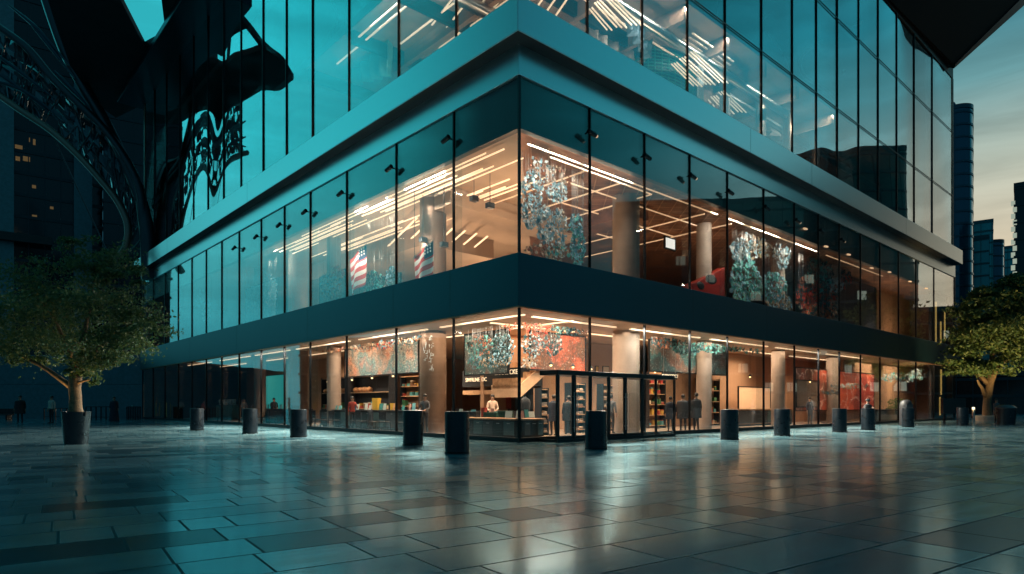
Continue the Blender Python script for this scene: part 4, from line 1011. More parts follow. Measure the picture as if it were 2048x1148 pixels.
# shard pieces: clouds of small angular plates strung from the ceiling
def shards(side, regs, dpt, n, cols, lab, size, seed, thin=.015, zf=6.42):
    rg = random.Random(seed); cx_ = sum(a[0] for a in regs) / len(regs); q = P(cx_, 500, u=dpt) if side == 'L' else P(cx_, 500, v=dpt)
    o = W(q[0], q[1], zf); r = empty('hanging_artwork', o, TH, lab, 'artwork'); mb = [MB() for _ in cols]; wires = MB()
    tw_ = sum(a[4] for a in regs)
    for px, py, rx, ry, wt, ci in regs:
        for _ in range(int(n * wt / tw_)):
            a = rg.random() * 6.283; rr = math.sqrt(rg.random()); x, y = px + rx * rr * math.cos(a), py + ry * rr * math.sin(a)
            dd_ = dpt + rg.gauss(0, .10); c = P(x, y, u=dd_) if side == 'L' else P(x, y, v=dd_)
            c = Vector((c[0] - q[0], c[1] - q[1], c[2] - zf))
            if c.z > 4.45 or c.z < .1: continue
            nn_ = Vector((-1 if side == 'L' else rg.gauss(0, .32), -1 if side == 'R' else rg.gauss(0, .32), rg.gauss(0, .32))).normalized(); u_ = nn_.orthogonal().normalized(); u_ = Matrix.Rotation(rg.random() * 6, 3, nn_) @ u_; w_ = nn_.cross(u_)
            k_ = rg.choice((3, 4, 4, 5)); sz = size * rg.uniform(.4, 1.5)
            pl_ = [c + (u_ * math.cos(2 * math.pi * i / k_) * rg.uniform(.5, 1.2) + w_ * math.sin(2 * math.pi * i / k_) * rg.uniform(.5, 1.2)) * sz for i in range(k_)]
            bk = [p + nn_ * -thin for p in pl_]; m_ = mb[rg.choice(ci)]
            m_.add(pl_ + bk, [tuple(range(k_)), tuple(range(2 * k_ - 1, k_ - 1, -1))] + [(i, (i + 1) % k_, k_ + (i + 1) % k_, k_ + i) for i in range(k_)])
            if rg.random() < .06: wires.tube([c, (c.x, c.y, 4.5)], .004, 4)
    for m_, (nm, cm_) in zip(mb, cols):
        if m_.v: tag(m_.build(nm, cm_, r), kind='stuff')
    if wires.v: tag(wires.build('hanging_wires', steel_m, r), kind='stuff')
s_white = mat('white plates', (.42, .48, .49), .6, var=.2); s_blue = mat('pale blue plates', (.18, .33, .41), .55, var=.25); s_teal = mat('mint plates', (.10, .36, .34), .55, var=.25); s_tan = mat('sand plates', (.42, .30, .2), .5); s_rust = mat('rust plates', (.30, .10, .05), .5); s_dk = mat('dark teal plates', (.015, .06, .07), .4, var=.3); s_redp = mat('red plates', (.42, .04, .02), .45)
PCOL = [('white_plates', s_white), ('blue_plates', s_blue), ('mint_plates', s_teal), ('sand_plates', s_tan), ('rust_plates', s_rust), ('dark_plates', s_dk), ('red_plates', s_redp)]
shards('R', [(1062, 400, 22, 60, 3, (0, 1)), (1085, 340, 25, 45, 1.2, (0, 1, 4)), (1115, 385, 20, 20, 1.2, (0, 1)), (1092, 450, 18, 40, 2, (1, 0)), (1120, 455, 16, 38, 1.6, (1, 0, 3)), (1152, 450, 13, 26, 1.2, (1, 2)), (1156, 495, 15, 40, 2.2, (2, 1)), (1115, 505, 24, 20, 1.3, (3, 2, 0)), (1080, 500, 30, 12, .8, (3, 4)), (1130, 330, 30, 40, 1, (4, 3))], 1.5, 1500, PCOL,
       'hanging cloud of white, pale blue and mint plates just right of the upper corner', .075, 2)
shards('R', [(1490, 560, 30, 50, 4, (2, 2, 1)), (1480, 500, 20, 24, 1.6, (1, 0)), (1508, 480, 18, 40, 1.8, (0, 1, 3)), (1545, 575, 30, 30, 3, (2, 1)), (1560, 610, 26, 22, 1.6, (1, 3)), (1565, 500, 16, 40, 1.6, (0, 1)), (1535, 500, 20, 24, .6, (3, 0))], 1.6, 1800, PCOL,
       'hanging cloud of mint and pale blue plates on the upper right floor', .11, 3)
shards('R', [(1640, 540, 26, 44, 2.4, (5, 2)), (1615, 590, 22, 36, 2.4, (5, 6, 4)), (1650, 590, 30, 34, 2.6, (6, 5, 5)), (1625, 500, 12, 20, .9, (2, 1)), (1670, 570, 18, 14, .8, (0, 1)), (1690, 555, 14, 24, .7, (6, 5)), (1640, 625, 40, 14, 1.2, (5, 4))], 1.8, 1600, PCOL,
       'hanging cloud of dark teal and red plates in front of the navy screen', .13, 4)
shards('L', [(398, 585, 8, 30, 1, (0, 3)), (412, 622, 9, 24, 1, (0, 3, 4)), (404, 560, 6, 14, .4, (0,))], 1.2, 260, PCOL, 'slender cloud of pale plates in the dark upper left glazing', .16, 5)

shards('L', [(985, 640, 40, 14, 2, (3, 4, 6)), (960, 690, 26, 20, 2, (5, 2, 4)), (1005, 695, 26, 30, 2.4, (1, 5, 5)), (985, 720, 40, 14, 1.6, (5, 1, 3)), (950, 725, 14, 14, .7, (2, 1)), (1020, 640, 12, 22, .8, (4, 4, 6))], 1.9, 1100, PCOL,
       'hanging cloud of rust, dark teal and blue plates over the kiosk left of the corner', .05, 12, zf=.02)
shards('R', [(1075, 650, 28, 24, 2.2, (6, 4, 4)), (1065, 690, 22, 24, 2, (0, 1, 5, 5, 4)), (1105, 690, 22, 22, 1.6, (0, 5, 5, 5)), (1125, 650, 24, 20, 1.8, (5, 5, 2)), (1150, 660, 18, 14, .8, (5, 1)), (1060, 725, 16, 12, .8, (3, 0))], 1.7, 1000, PCOL,
       'hanging cloud of red, white and dark plates right of the corner at shop level', .05, 13, zf=.02)
shards('R', [(1330, 680, 30, 18, 2, (5, 5, 4)), (1375, 690, 34, 20, 2.6, (5, 2, 5)), (1430, 690, 34, 16, 2, (5, 2, 2)), (1470, 690, 24, 14, 1.2, (2, 5)), (1510, 695, 40, 12, 1.2, (5, 5, 2))], 1.6, 1300, PCOL,
       'long hanging cloud of dark teal plates above the standing people', .075, 14, zf=.02)
shards('L', [(722, 688, 28, 16, 2, (3, 4, 5)), (765, 678, 26, 20, 2, (3, 6, 1, 5)), (812, 668, 30, 22, 2.4, (3, 1, 4, 5)), (660, 690, 26, 16, 1.2, (3, 4))], 1.7, 1500, PCOL,
       'long hanging cloud of rose and teal plates left of the bronze column at shop level', .06, 15, zf=.02)
shards('R', [(1800, 755, 44, 9, 2, (1, 2, 0)), (1700, 772, 40, 5, 1, (0, 3)), (1660, 785, 18, 4, .6, (0, 3)), (1840, 748, 20, 10, .8, (0, 1))], 1.2, 500, PCOL,
       'slanting cloud of pale plates across the top of the right end glazing', .10, 16, zf=.02)
shards('L', [(660, 570, 22, 26, 2, (3, 1, 4, 5)), (675, 545, 14, 14, .8, (6, 4, 3)), (745, 565, 26, 22, 2, (5, 5, 2)), (785, 555, 14, 22, 1, (5, 1)), (540, 580, 16, 34, 1.6, (1, 0)), (505, 600, 14, 28, 1.2, (1, 0))], 1.6, 1700, PCOL,
       'low cloud of rose, teal and pale plates around the striped flags upstairs', .07, 17)

# red sculpture upstairs
q = P(1412, 585, v=2.0); rs_ = empty('red_sculpture', W(q[0], q[1], 6.4), TH, 'low red wedge-shaped sculpture with black cut-outs on the upper right floor', 'sculpture')
sc = MB(); pr = [(-1.7, 0), (1.5, 0), (1.5, 2.35), (.6, 1.95), (-.6, 1.45), (-1.7, 1.05)]
n_ = len(pr); sc.add([(x, -.25, z) for x, z in pr] + [(x, .25, z) for x, z in pr], [tuple(range(n_)), tuple(range(2 * n_ - 1, n_ - 1, -1))] + [(i, n_ + i, n_ + (i + 1) % n_, (i + 1) % n_) for i in range(n_)])
sc.build('body', mat('gloss red', (.26, .02, .014), .3), rs_, bevel=.04)
MB().ball((.1, -.25, 1.5), (.55, .05, .25), 12).ball((-.9, -.25, 1.05), (.35, .05, .2), 12).build('cut_out', black_m, rs_, smooth=True)

# ------------------------------------------------------------------ staircase rising to the right behind the corner
st = empty('staircase', W(2.4, 4.4), TH, 'broad tan staircase climbing to the right behind the glass corner', 'staircase')
a = P(1035, 790, v=4.6); b = P(1225, 625, v=4.6)
ax, bx = a[0] - 2.4, b[0] - 2.4; za, zb = a[2], b[2]
ss = MB(); vs = [(ax, 0, za - .1), (bx, 0, zb), (bx, 0, zb + .55), (ax, 0, za + .45)]
ss.add([(x, 0, z) for x, _, z in vs] + [(x, 2.0, z) for x, _, z in vs], [(0, 1, 2, 3), (7, 6, 5, 4), (0, 4, 5, 1), (1, 5, 6, 2), (2, 6, 7, 3), (3, 7, 4, 0)])
ss.build('stringer', mat('bright tan cladding', (.55, .36, .23), .5, var=.1), st)
sp_ = MB()
for i in range(16): t_ = i / 16; sp_.box((ax + (bx - ax) * t_, .1, za + (zb - za) * t_ + .3), (ax + (bx - ax) * (t_ + 1 / 16), 1.9, za + (zb - za) * (t_ + 1 / 16) + .5))
sp_.build('steps', oak_m, st)
MB().tube([(ax, 0, za + 1.2), (bx, 0, zb + 1.35)], .03, 8).build('handrail', steel_m, st)

# ------------------------------------------------------------------ shop fittings
def counter(name, side, px0, px1, dpt, dep, hgt, lab, top=oak_m, body=char_m, bays=5):
    a = P(px0, 830, u=dpt) if side == 'L' else P(px0, 830, v=dpt); b = P(px1, 830, u=dpt) if side == 'L' else P(px1, 830, v=dpt)
    r = empty(name, W((a[0] + b[0]) / 2, (a[1] + b[1]) / 2, .02), TH if side == 'R' else TH - math.pi / 2, lab, 'counter')
    hw = abs((b[1] - a[1]) if side == 'L' else (b[0] - a[0])) / 2
    MB().box((-hw, 0, hgt - .06), (hw, dep, hgt)).build('worktop', top, r, bevel=.008)
    MB().box((-hw + .06, .06, .10), (hw - .06, dep - .03, hgt - .065)).build('body', body, r)
    MB().box((-hw + .1, .12, 0), (hw - .1, dep - .1, .098)).build('plinth', black_m, r)
    for i in range(bays):
        x0 = -hw + .1 + (2 * hw - .2) * i / bays; x1 = -hw + .1 + (2 * hw - .2) * (i + 1) / bays
        d_ = MB().box((x0 + .02, .035, .16), (x1 - .02, .058, hgt - .12)).build('door', mat_door[i % len(mat_door)], r)
        MB().box(((x0 + x1) / 2 - .08, .02, hgt - .2), ((x0 + x1) / 2 + .08, .034, hgt - .18)).build('handle', steel_m, d_)
    return r, hw, hgt
mat_door = [mat('slate front', (.06, .075, .085), .4), mat('dark front', (.02, .03, .035), .35), mat('grey teal front', (.05, .10, .11), .4)]
c1, h1, z1 = counter('display_counter', 'L', 905, 1030, .75, .8, .78, 'tan-topped low counter just left of the glass corner', bays=6)
c2, h2, z2 = counter('display_counter', 'R', 1046, 1092, .75, .8, .78, 'short tan-topped counter between the glass corner and the entrance box', bays=3)
c3, h3, z3 = counter('display_counter', 'L', 640, 824, 2.0, .7, 1.02, 'long dark counter of green and red fronts left of the bronze column', top=char_m, body=black_m, bays=8)
c4, h4, z4 = counter('display_counter', 'L', 485, 606, 2.6, .7, 1.02, 'dark counter before the teal panel and pale column', top=char_m, body=black_m, bays=6)
c5, h5, z5 = counter('display_counter', 'R', 1478, 1588, 3.2, .9, 1.05, 'warm tan reception counter beside the backlit panel', top=oak_m, body=tan_m, bays=4)
# standing cards on the counters
card_m = [mat('teal card', (.16, .42, .45), .5), mat('pale card', (.50, .58, .55), .5), mat('dusty rose card', (.5, .25, .2), .5), mat('deep teal card', (.05, .25, .25), .5)]
GC = 'standing price cards on the counters'
def card(cn, x, y, z, m, wd=.20, hg=.28):
    p = cn.matrix_basis @ Vector((x, y, z)) if False else (Matrix.Translation(cn.location) @ Matrix.Rotation(cn.rotation_euler.z, 4, 'Z')) @ Vector((x, y, z))
    r = empty('price_card', p, cn.rotation_euler.z + random.uniform(-.3, .3), 'small standing card on a shop counter behind the glass', 'card', GC)
    MB().add([(-wd / 2, 0, .01), (wd / 2, 0, .01), (wd / 2, .05, hg), (-wd / 2, .05, hg), (-wd / 2, .012, .01), (wd / 2, .012, .01), (wd / 2, .062, hg), (-wd / 2, .062, hg)], [(0, 1, 2, 3), (7, 6, 5, 4), (0, 4, 5, 1), (1, 5, 6, 2), (2, 6, 7, 3), (3, 7, 4, 0)]).build('sheet', m, r)
    MB().box((-wd / 2, -.02, 0), (wd / 2, .09, .009)).build('base', steel_m, r)
for cn, hw, z, n in ((c1, h1, z1 + .02, 9), (c2, h2, z2 + .02, 3), (c3, h3, z3 + .0, 15), (c4, h4, z4, 11)):
    for i in range(n): card(cn, -hw + .2 + (2 * hw - .4) * i / (n - 1) + random.uniform(-.08, .08), random.uniform(.15, .5), z, random.choice(card_m), random.uniform(.16, .3), random.uniform(.22, .36))
# goods on the low counters
goods_m = [mat('dark green goods', (.015, .07, .05), .5), mat('black goods', (.015, .017, .02), .4), mat('red goods', (.32, .04, .025), .5), mat('blue goods', (.03, .09, .15), .5), mat('yellow goods', (.62, .38, .05), .5)]
for j, (cn, x, z, m, dims) in enumerate(((c1, -.9, z1 + .02, 1, (.55, .3, .22)), (c1, .2, z1 + .02, 0, (.7, .3, .20)), (c1, 1.0, z1 + .02, 0, (.5, .3, .26)), (c1, -.3, z1 + .02, 2, (.16, .2, .38)), (c3, 1.0, z3, 4, (.34, .3, .62)), (c3, -1.4, z3, 3, (.4, .3, .3)), (c3, 2.6, z3, 4, (.2, .2, .34)))):
    lab = ['black storage box on the low corner counter', 'dark green gift box in the middle of the corner counter', 'dark green gift box at the end of the corner counter nearest the corner', 'upright red box on the low corner counter', 'tall yellow package on the long dark counter', 'blue package on the long dark counter', 'small yellow package on the far part of the long dark counter'][j]
    p = (Matrix.Translation(cn.location) @ Matrix.Rotation(cn.rotation_euler.z, 4, 'Z')) @ Vector((x, .35, z))
    r = empty('package', p, cn.rotation_euler.z + .1 * j, lab, 'package'); a, b, c = dims
    MB().box((-a / 2, -b / 2, 0), (a / 2, b / 2, c * .8)).build('box', goods_m[m], r, bevel=.006); MB().box((-a / 2 - .008, -b / 2 - .008, c * .8 + .002), (a / 2 + .008, b / 2 + .008, c)).build('lid', goods_m[m], r, bevel=.006)
# dining chairs along the left front
def make_chair():
    r = empty('cafe_chair'); MB().box((-.22, -.22, .43), (.22, .22, .48)).build('seat', black_m, r, bevel=.015); MB().box((-.21, .18, .55), (.21, .22, .98)).build('backrest', black_m, r, bevel=.012)
    for x in (-.19, .19):
        MB().tube([(x, .2, .0), (x, .2, .95)], .016, 6).build('leg', dark_m, r); MB().tube([(x * 1.05, -.2, 0), (x, -.19, .43)], .016, 6).build('leg', dark_m, r)
    return r
ch0 = make_chair(); first = True
for i, (px, u) in enumerate([(630, 1.1), (648, 1.4), (668, 1.1), (700, 1.2), (722, 1.3), (748, 1.1), (770, 1.4), (800, 1.2), (575, 1.5), (545, 1.4), (520, 1.6)]):
    c = ch0 if first else copy_tree(ch0); first = False
    c.location = pin(px, u=u); c.rotation_euler.z = TH + math.pi / 2 + random.uniform(-.6, .6)
    tag(c, 'black cafe chair drawn up behind the left glass front', 'chair', 'black cafe chairs behind the left front')
# shelves
def shelf(side, px0, px1, dpt, hgt, levels, lab, back=black_m, board=oak_m):
    a = P(px0, 830, u=dpt) if side == 'L' else P(px0, 830, v=dpt); b = P(px1, 830, u=dpt) if side == 'L' else P(px1, 830, v=dpt)
    r = empty('shelf_unit', W((a[0] + b[0]) / 2, (a[1] + b[1]) / 2, .02), TH if side == 'R' else TH - math.pi / 2, lab, 'shelf'); hw = abs((b[1] - a[1]) if side == 'L' else (b[0] - a[0])) / 2
    MB().box((-hw, .4, 0), (hw, .45, hgt)).build('back_panel', back, r)
    for x in (-hw, hw - .05): MB().box((x, 0, 0), (x + .05, .395, hgt)).build('side_panel', char_m, r)
    for i in range(levels): z = .12 + (hgt - .2) * i / (levels - 1); MB().box((-hw + .052, .02, z), (hw - .052, .395, z + .04)).build('shelf', board, r)
    return r, hw
def on(r, x, y, z): return (Matrix.Translation(r.location) @ Matrix.Rotation(r.rotation_euler.z, 4, 'Z')) @ Vector((x, y, z))
bread_m = mat('crusty bread', (.48, .22, .09), .7, var=.35, vscale=14, bump=.5, bscale=20)
s1, w1 = shelf('L', 642, 690, 3.4, 3.0, 4, 'dark bread shelf left of the first counter mullion'); s2, w2 = shelf('L', 700, 778, 3.4, 3.0, 4, 'wide dark shelf behind the long dark counter')
for r_, hw, n in ((s1, w1, 5), (s2, w2, 4)):
    for i in range(n):
        p = on(r_, -hw + .35 + (2 * hw - .7) * i / max(1, n - 1) if r_ is s1 else -hw + .4 + i * .5, .2, .12 + 2.8 / 3 * 2 * 1.0 - .0)
        b_ = empty('bread_loaf', (p.x, p.y, p.z + .03), random.random() * 3, 'round crusty loaf on the dark shelves behind the left front', 'bread', 'round loaves on the shelves')
        MB().ball((0, 0, .15), (.24, .2, .15), 14).build('crust', bread_m, b_, smooth=True); MB().tube([(-.12, 0, .285), (0, 0, .305), (.12, 0, .285)], .018, 6).build('score', mat('pale crumb', (.62, .4, .2), .8) if 'pale crumb' not in MATS else MATS['pale crumb'], b_)
s3, w3 = shelf('R', 1082, 1098, 2.9, 2.0, 6, 'narrow shelf of folded goods left of the entrance box', back=tan_m); s4, w4 = shelf('R', 1142, 1172, 3.6, 2.3, 7, 'shelf of folded goods seen through the entrance doors, left part', back=tan_m); s5, w5 = shelf('R', 1206, 1236, 3.6, 2.3, 7, 'shelf of folded goods seen through the entrance doors, right part', back=tan_m)
fold = [mat('cream textile', (.62, .48, .36), .8), mat('grey textile', (.25, .22, .2), .8), mat('brown textile', (.2, .11, .06), .8)]
for r_, hw, lv, hgt in ((s3, w3, 6, 2.0), (s4, w4, 7, 2.3), (s5, w5, 7, 2.3)):
    for i in range(lv - 1):
        z = .12 + (hgt - .2) * i / (lv - 1) + .042
        for j in range(max(2, int(hw * 2 / .34))):
            n_ = max(2, int(hw * 2 / .34)); x = -hw + .1 + (2 * hw - .2) * (j + .5) / n_; p = on(r_, x, .2, z)
            t_ = empty('folded_textile', p, r_.rotation_euler.z, 'folded textile on one of the shelves by the entrance', 'textile', 'folded textiles on the shelves')
            MB().box((-.13, -.14, 0), (.13, .14, .06)).build('lower_fold', random.choice(fold), t_, bevel=.02); MB().box((-.125, -.135, .062), (.125, .135, .12 + .05 * random.random())).build('upper_fold', random.choice(fold), t_, bevel=.02)
# stock boxes on the dark shelves, framed notices, pendants: the clutter of a busy shop
st_m = [mat('amber stock', (.5, .28, .05), .5), mat('crimson stock', (.35, .04, .03), .5), mat('leaf green stock', (.05, .18, .08), .5), mat('cream stock', (.55, .45, .32), .5), mat('aqua stock', (.08, .3, .33), .5), mat('brown stock', (.16, .08, .04), .6)]
def stock(r_, hw, zs, lab, grp, dens=.85, dx=.28):
    for z in zs:
        x = -hw + .2
        while x < hw - .2:
            wd = random.uniform(.14, .30)
            if random.random() < dens:
                h_ = random.uniform(.14, .38); p = on(r_, x, .2, z); b_ = empty('stock_box', p, r_.rotation_euler.z, lab, 'box', grp); m_ = random.choice(st_m)
                MB().box((-wd / 2, -.12, 0), (wd / 2, .12, h_ * .8)).build('box', m_, b_); MB().box((-wd / 2 + .01, -.11, h_ * .8 + .002), (wd / 2 - .01, .11, h_)).build('lid', random.choice(st_m), b_)
            x += wd + random.uniform(.03, .16)
stock(s2, w2, (.165, 1.10), 'small coloured stock box on the wide dark shelf behind the long counter', 'stock boxes on the wide dark shelf')
stock(s1, w1, (.165, 1.10), 'small coloured stock box on the dark bread shelf', 'stock boxes on the bread shelf', .7)
s6, w6 = shelf('R', 1298, 1332, 4.8, 3.1, 6, 'tall dark shelf of coloured boxes behind the entrance box', back=brown2_m)
stock(s6, w6, [.165 + (3.1 - .2) * i / 5 for i in range(5)], 'small coloured stock box on the tall shelf behind the entrance box', 'stock boxes on the tall shelf behind the entrance')
s7, w7 = shelf('R', 1402, 1440, 4.9, 2.9, 5, 'tall dark shelf of coloured boxes just left of the backlit panel', back=brown2_m)
stock(s7, w7, [.165 + (2.9 - .2) * i / 4 for i in range(4)], 'small coloured stock box on the tall shelf left of the backlit panel', 'stock boxes on the tall shelf left of the panel')
s8, w8 = shelf('L', 800, 838, 4.4, 2.9, 6, 'tall dark shelf of coloured boxes just left of the bronze column', back=brown2_m)
stock(s8, w8, [.165 + (2.9 - .2) * i / 5 for i in range(5)], 'small coloured stock box on the tall shelf left of the bronze column', 'stock boxes on the shelf left of the bronze column')
for px, py, wd, hg, lab in ((1072, 757, .3, .36, 'tiny framed notice low on the tan wall, nearest the staircase'), (1120, 738, .34, .42, 'small framed notice on the tan wall, second from the staircase'), (1154, 739, .40, .40, 'small framed notice on the tan wall, just left of the middle of the row'), (1194, 740, .30, .46, 'narrow dark framed notice above the entrance box'), (1212, 742, .55, .55, 'widest framed notice above the entrance box'), (1250, 745, .34, .5, 'framed notice at the right end of the row above the entrance box')):
    q = P(px, py, v=6.96); fr_ = empty('framed_notice', W(*q), TH, lab, 'notice', 'framed notices on the tan wall')
    MB().box((-wd / 2, 0, -hg / 2), (wd / 2, .03, hg / 2)).build('frame', dark_m, fr_); MB().box((-wd / 2 + .04, -.012, -hg / 2 + .04), (wd / 2 - .04, -.003, hg / 2 - .04)).build('sheet', random.choice([st_m[3], st_m[0], mat_door[0]]), fr_)
bulb_m = mat('amber bulb', (.8, .5, .2), .4, emit=(1, .62, .28), es=5)
for px, py, dp, side, lab in ((655, 762, 2.4, 'L', 'leftmost'), (704, 758, 2.4, 'L', 'second'), (744, 754, 2.4, 'L', 'third'), (786, 750, 2.4, 'L', 'fourth'), (1102, 728, 3.2, 'R', 'first'), (1146, 732, 3.2, 'R', 'second'), (1182, 736, 3.2, 'R', 'third'), (1310, 742, 2.8, 'R', 'first'), (1384, 744, 2.8, 'R', 'second'), (1500, 752, 2.8, 'R', 'third'), (1620, 762, 2.2, 'R', 'last')):
    q = P(px, py, u=dp) if side == 'L' else P(px, py, v=dp)
    where = 'over the long dark counter' if side == 'L' else 'above the entrance box' if px < 1200 else 'along the shop front right of the entrance'
    pn = empty('pendant_lamp', W(*q), TH, 'small amber pendant lamp, %s of those %s' % (lab, where), 'lamp', 'small amber pendants')
    MB().lathe([(.02, .12), (.09, .02), (.11, -.04), (.10, -.04), (.03, .10)], 16).build('shade', dark_m, pn, smooth=True); MB().ball((0, 0, -.05), (.055, .055, .05), 10).build('bulb', bulb_m, pn, smooth=True)
    MB().tube([(0, 0, .12), (0, 0, 4.7 - q[2])], .008, 5).build('cord', dark_m, pn)
person(pin(705, u=1.5), .6, 1.72, 'person in a red top among the black chairs on the left', c_red, c_char, arms='phone')
person(pin(850, u=1.3), -.4, 1.76, 'person in grey just left of the bronze column', c_grey, c_char, arms='front')
person(pin(985, v=5.4), .1, 1.74, 'person in a cream shirt behind the corner counter', c_shirt, c_char, arms='front')
person(pin(1222, v=2.2), BK - .6, 1.75, 'person in grey inside, right of the entrance bollard', c_grey, c_char, arms='phone')
person(pin(1620, v=1.6), .3, 1.78, 'person in navy in front of the dim display by the red screen', c_navy, c_char)
# jacket on a stand
q = P(1050, 840, v=2.2); js = empty('jacket_stand', W(q[0], q[1], .02), TH, 'black jacket on a stand just right of the glass corner', 'clothes stand')
MB().lathe([(.22, 0), (.22, .03), (.02, .05), (.02, 1.75)], 16).build('stand', dark_m, js, smooth=True); MB().lathe([(.26, .85), (.24, 1.1), (.27, 1.35), (.22, 1.5), (.08, 1.58), (.06, 1.62)], 20, sy=.6).build('jacket', c_black, js, smooth=True)
# food kiosk with lettering
a = P(925, 800, u=4.2); b = P(1034, 800, u=4.2); hw = abs(b[1] - a[1]) / 2
kq = empty('food_kiosk', W(4.2, (a[1] + b[1]) / 2, .02), TH - math.pi / 2, 'black food kiosk with two small lit signs behind the glass corner', 'kiosk')
MB().box((-hw, 0, 2.15), (hw, 1.6, 2.95)).build('canopy', black_m, kq); MB().box((-hw, 1.5, 0), (hw, 1.6, 2.145)).build('back_wall', mat('kiosk back', (.05, .035, .03), .5, var=.4), kq); MB().box((-hw, .2, 0), (hw, .7, 1.0)).build('counter', char_m, kq)
MB().box((-hw, .02, 1.78), (hw, .5, 1.98)).build('shelf', oak_m, kq)
let_m = mat('lit lettering', (.7, .55, .4), .5, emit=(1, .76, .52), es=.8)
def lettering(txt, size, loc, parent, name='lettering', m=let_m, rot=(math.radians(90), 0, 0)):
    cu = bpy.data.curves.new(name, 'FONT'); cu.body = txt; cu.size = size; cu.extrude = .012; cu.align_x = 'CENTER'
    t = bpy.data.objects.new('tmp', cu); COL.objects.link(t); dg = bpy.context.evaluated_depsgraph_get(); me = bpy.data.meshes.new_from_object(t.evaluated_get(dg)); bpy.data.objects.remove(t)
    me.materials.clear(); me.materials.append(m); o = bpy.data.objects.new(name, me); COL.objects.link(o); o.parent = parent; o.location = loc; o.rotation_euler = rot; return o
lettering('SIVFRLNE  DC', .26, (-.9, -.02, 2.40), kq); lettering('BRANDCKET', .30, (1.35, -.02, 2.66), kq)
for z, n_ in ((1.25, 0),):
    for i in range(4): MB().box((-hw + .5 + i * .9, 1.40, 1.1), (-hw + 1.0 + i * .9, 1.49, 1.75)).build('menu_board', mat_door[i % 3] if i != 1 else goods_m[2], kq)
sgn = P(1340, 752, v=1.9); sb = empty('hanging_sign', W(*sgn), TH, 'small lit sign hung right of the entrance box', 'sign')
MB().box((-.62, 0, -.16), (.62, .06, .16)).build('board', black_m, sb); lettering('CADCCOCT', .24, (0, -.02, -.08), sb)
for x in (-.5, .5): MB().tube([(x, .03, .16), (x, .03, 4.7 - sgn[2])], .01, 6).build('rod', steel_m, sb)
sgn = P(455, 802, u=1.2); sb2 = empty('hanging_sign', W(sgn[0], sgn[1], .02), TH - math.pi / 2, 'long low sign with white letters inside the far left front', 'sign')
MB().box((-2.6, 0, .35), (2.6, .08, 1.25)).build('board', brown_m, sb2); lettering('9. JNEHHIDER', .62, (0, -.02, 1.27), sb2, m=mat('white lettering', (.55, .52, .48), .6))
for x in (-2.3, 2.3): MB().box((x - .04, 0, 0), (x + .04, .08, .348)).build('leg', dark_m, sb2)
# pale brushed characters on the bronze column: abstract strokes wrapped on its face
q = P(866, 700, u=2.3); wr_ = empty('wall_lettering', W(q[0], q[1], 0), TH, 'column of pale brushed characters on the bronze column', 'lettering')
rg = random.Random(9)
for col_ in range(2):
    for r_ in range(5 if col_ == 0 else 3):
        gm = MB(); ang0 = math.radians(-132 - 26 * col_); z0 = 4.35 - r_ * .33 - col_ * .25
        for _ in range(7):
            a0, z_ = ang0 + rg.uniform(-.16, .16), z0 + rg.uniform(-.13, .13); da, dz_ = (rg.uniform(.05, .2), rg.uniform(-.03, .03)) if rg.random() < .55 else (rg.uniform(-.05, .05), rg.uniform(.08, .2))
            gm.tube([(.635 * math.cos(a0 + da * t), .635 * math.sin(a0 + da * t), z_ + dz_ * t) for t in (-.5, 0, .5)], [.008, .014, .007], 5)
        gm.build('character', MATS['white plates'], wr_)
# green indicator light hung over the lit counter
q = P(1412, 720, v=2.2); gl_ = empty('pendant_lamp', W(*q), 0, 'small glowing teal pendant lamp above the standing people', 'lamp')
MB().ball((0, 0, 0), (.13, .13, .05), 12).build('bulb', mat('teal lamp', (.1, .5, .5), .4, emit=(.10, .95, .80), es=3), gl_, smooth=True); MB().tube([(0, 0, .05), (0, 0, 4.7 - q[2])], .008, 6).build('cord', dark_m, gl_)
# potted shrub and low bench at the right end
q = P(1795, 820, v=1.8); pp = empty('potted_plant', W(q[0], q[1], .02), 0, 'leafy pot plant inside the right end of the glass', 'plant')
MB().lathe([(.3, 0), (.4, .6), (.36, .6), (.01, .55)], 20).build('pot', bol_m, pp, smooth=True); leaves([((0, 0, 1.4), (.7, .7, .7), 1)], 700, .09, rng, 24).build('foliage', leaf1, pp)
c6, h6, z6 = counter('display_counter', 'R', 1755, 1805, 1.4, .7, .95, 'dark low counter at the right end beside the pot plant', top=char_m, body=black_m, bays=3)

# ------------------------------------------------------------------ glazed entrance box at the right of the corner
u0, u1, o_ = .95, 8.0, .95; H_ = 2.52
ve = empty('entrance_box', W(0, 0, 0), TH, 'black-framed glass entrance box with doors right of the glass corner', 'entrance')
MB().box((u0, -o_, H_ - .17), (u1, -.05, H_)).build('header', dark_m, ve, bevel=.012)
MB().box((u0, -o_, 0), (u1, -o_ + .06, .10)).build('threshold', dark_m, ve)
us = [u0, u0 + .85, u0 + 1.75, u0 + 2.75, u0 + 3.75, u0 + 4.85, u0 + 5.75, u1]
for i, q in enumerate(us): MB().box((q - .04, -o_ - .004, .0), (q + .04, -o_ + .07, H_ - .171)).build('post', dark_m, ve)
for sgn_ in (u0, u1): MB().box((sgn_ - .03, -o_ + .08, 0), (sgn_ + .03, -.06, .1)).build('threshold', dark_m, ve); MB().box((sgn_ - .008, -o_ + .08, .1), (sgn_ + .008, -.06, H_ - .18)).build('side_glass', glass_in, ve)
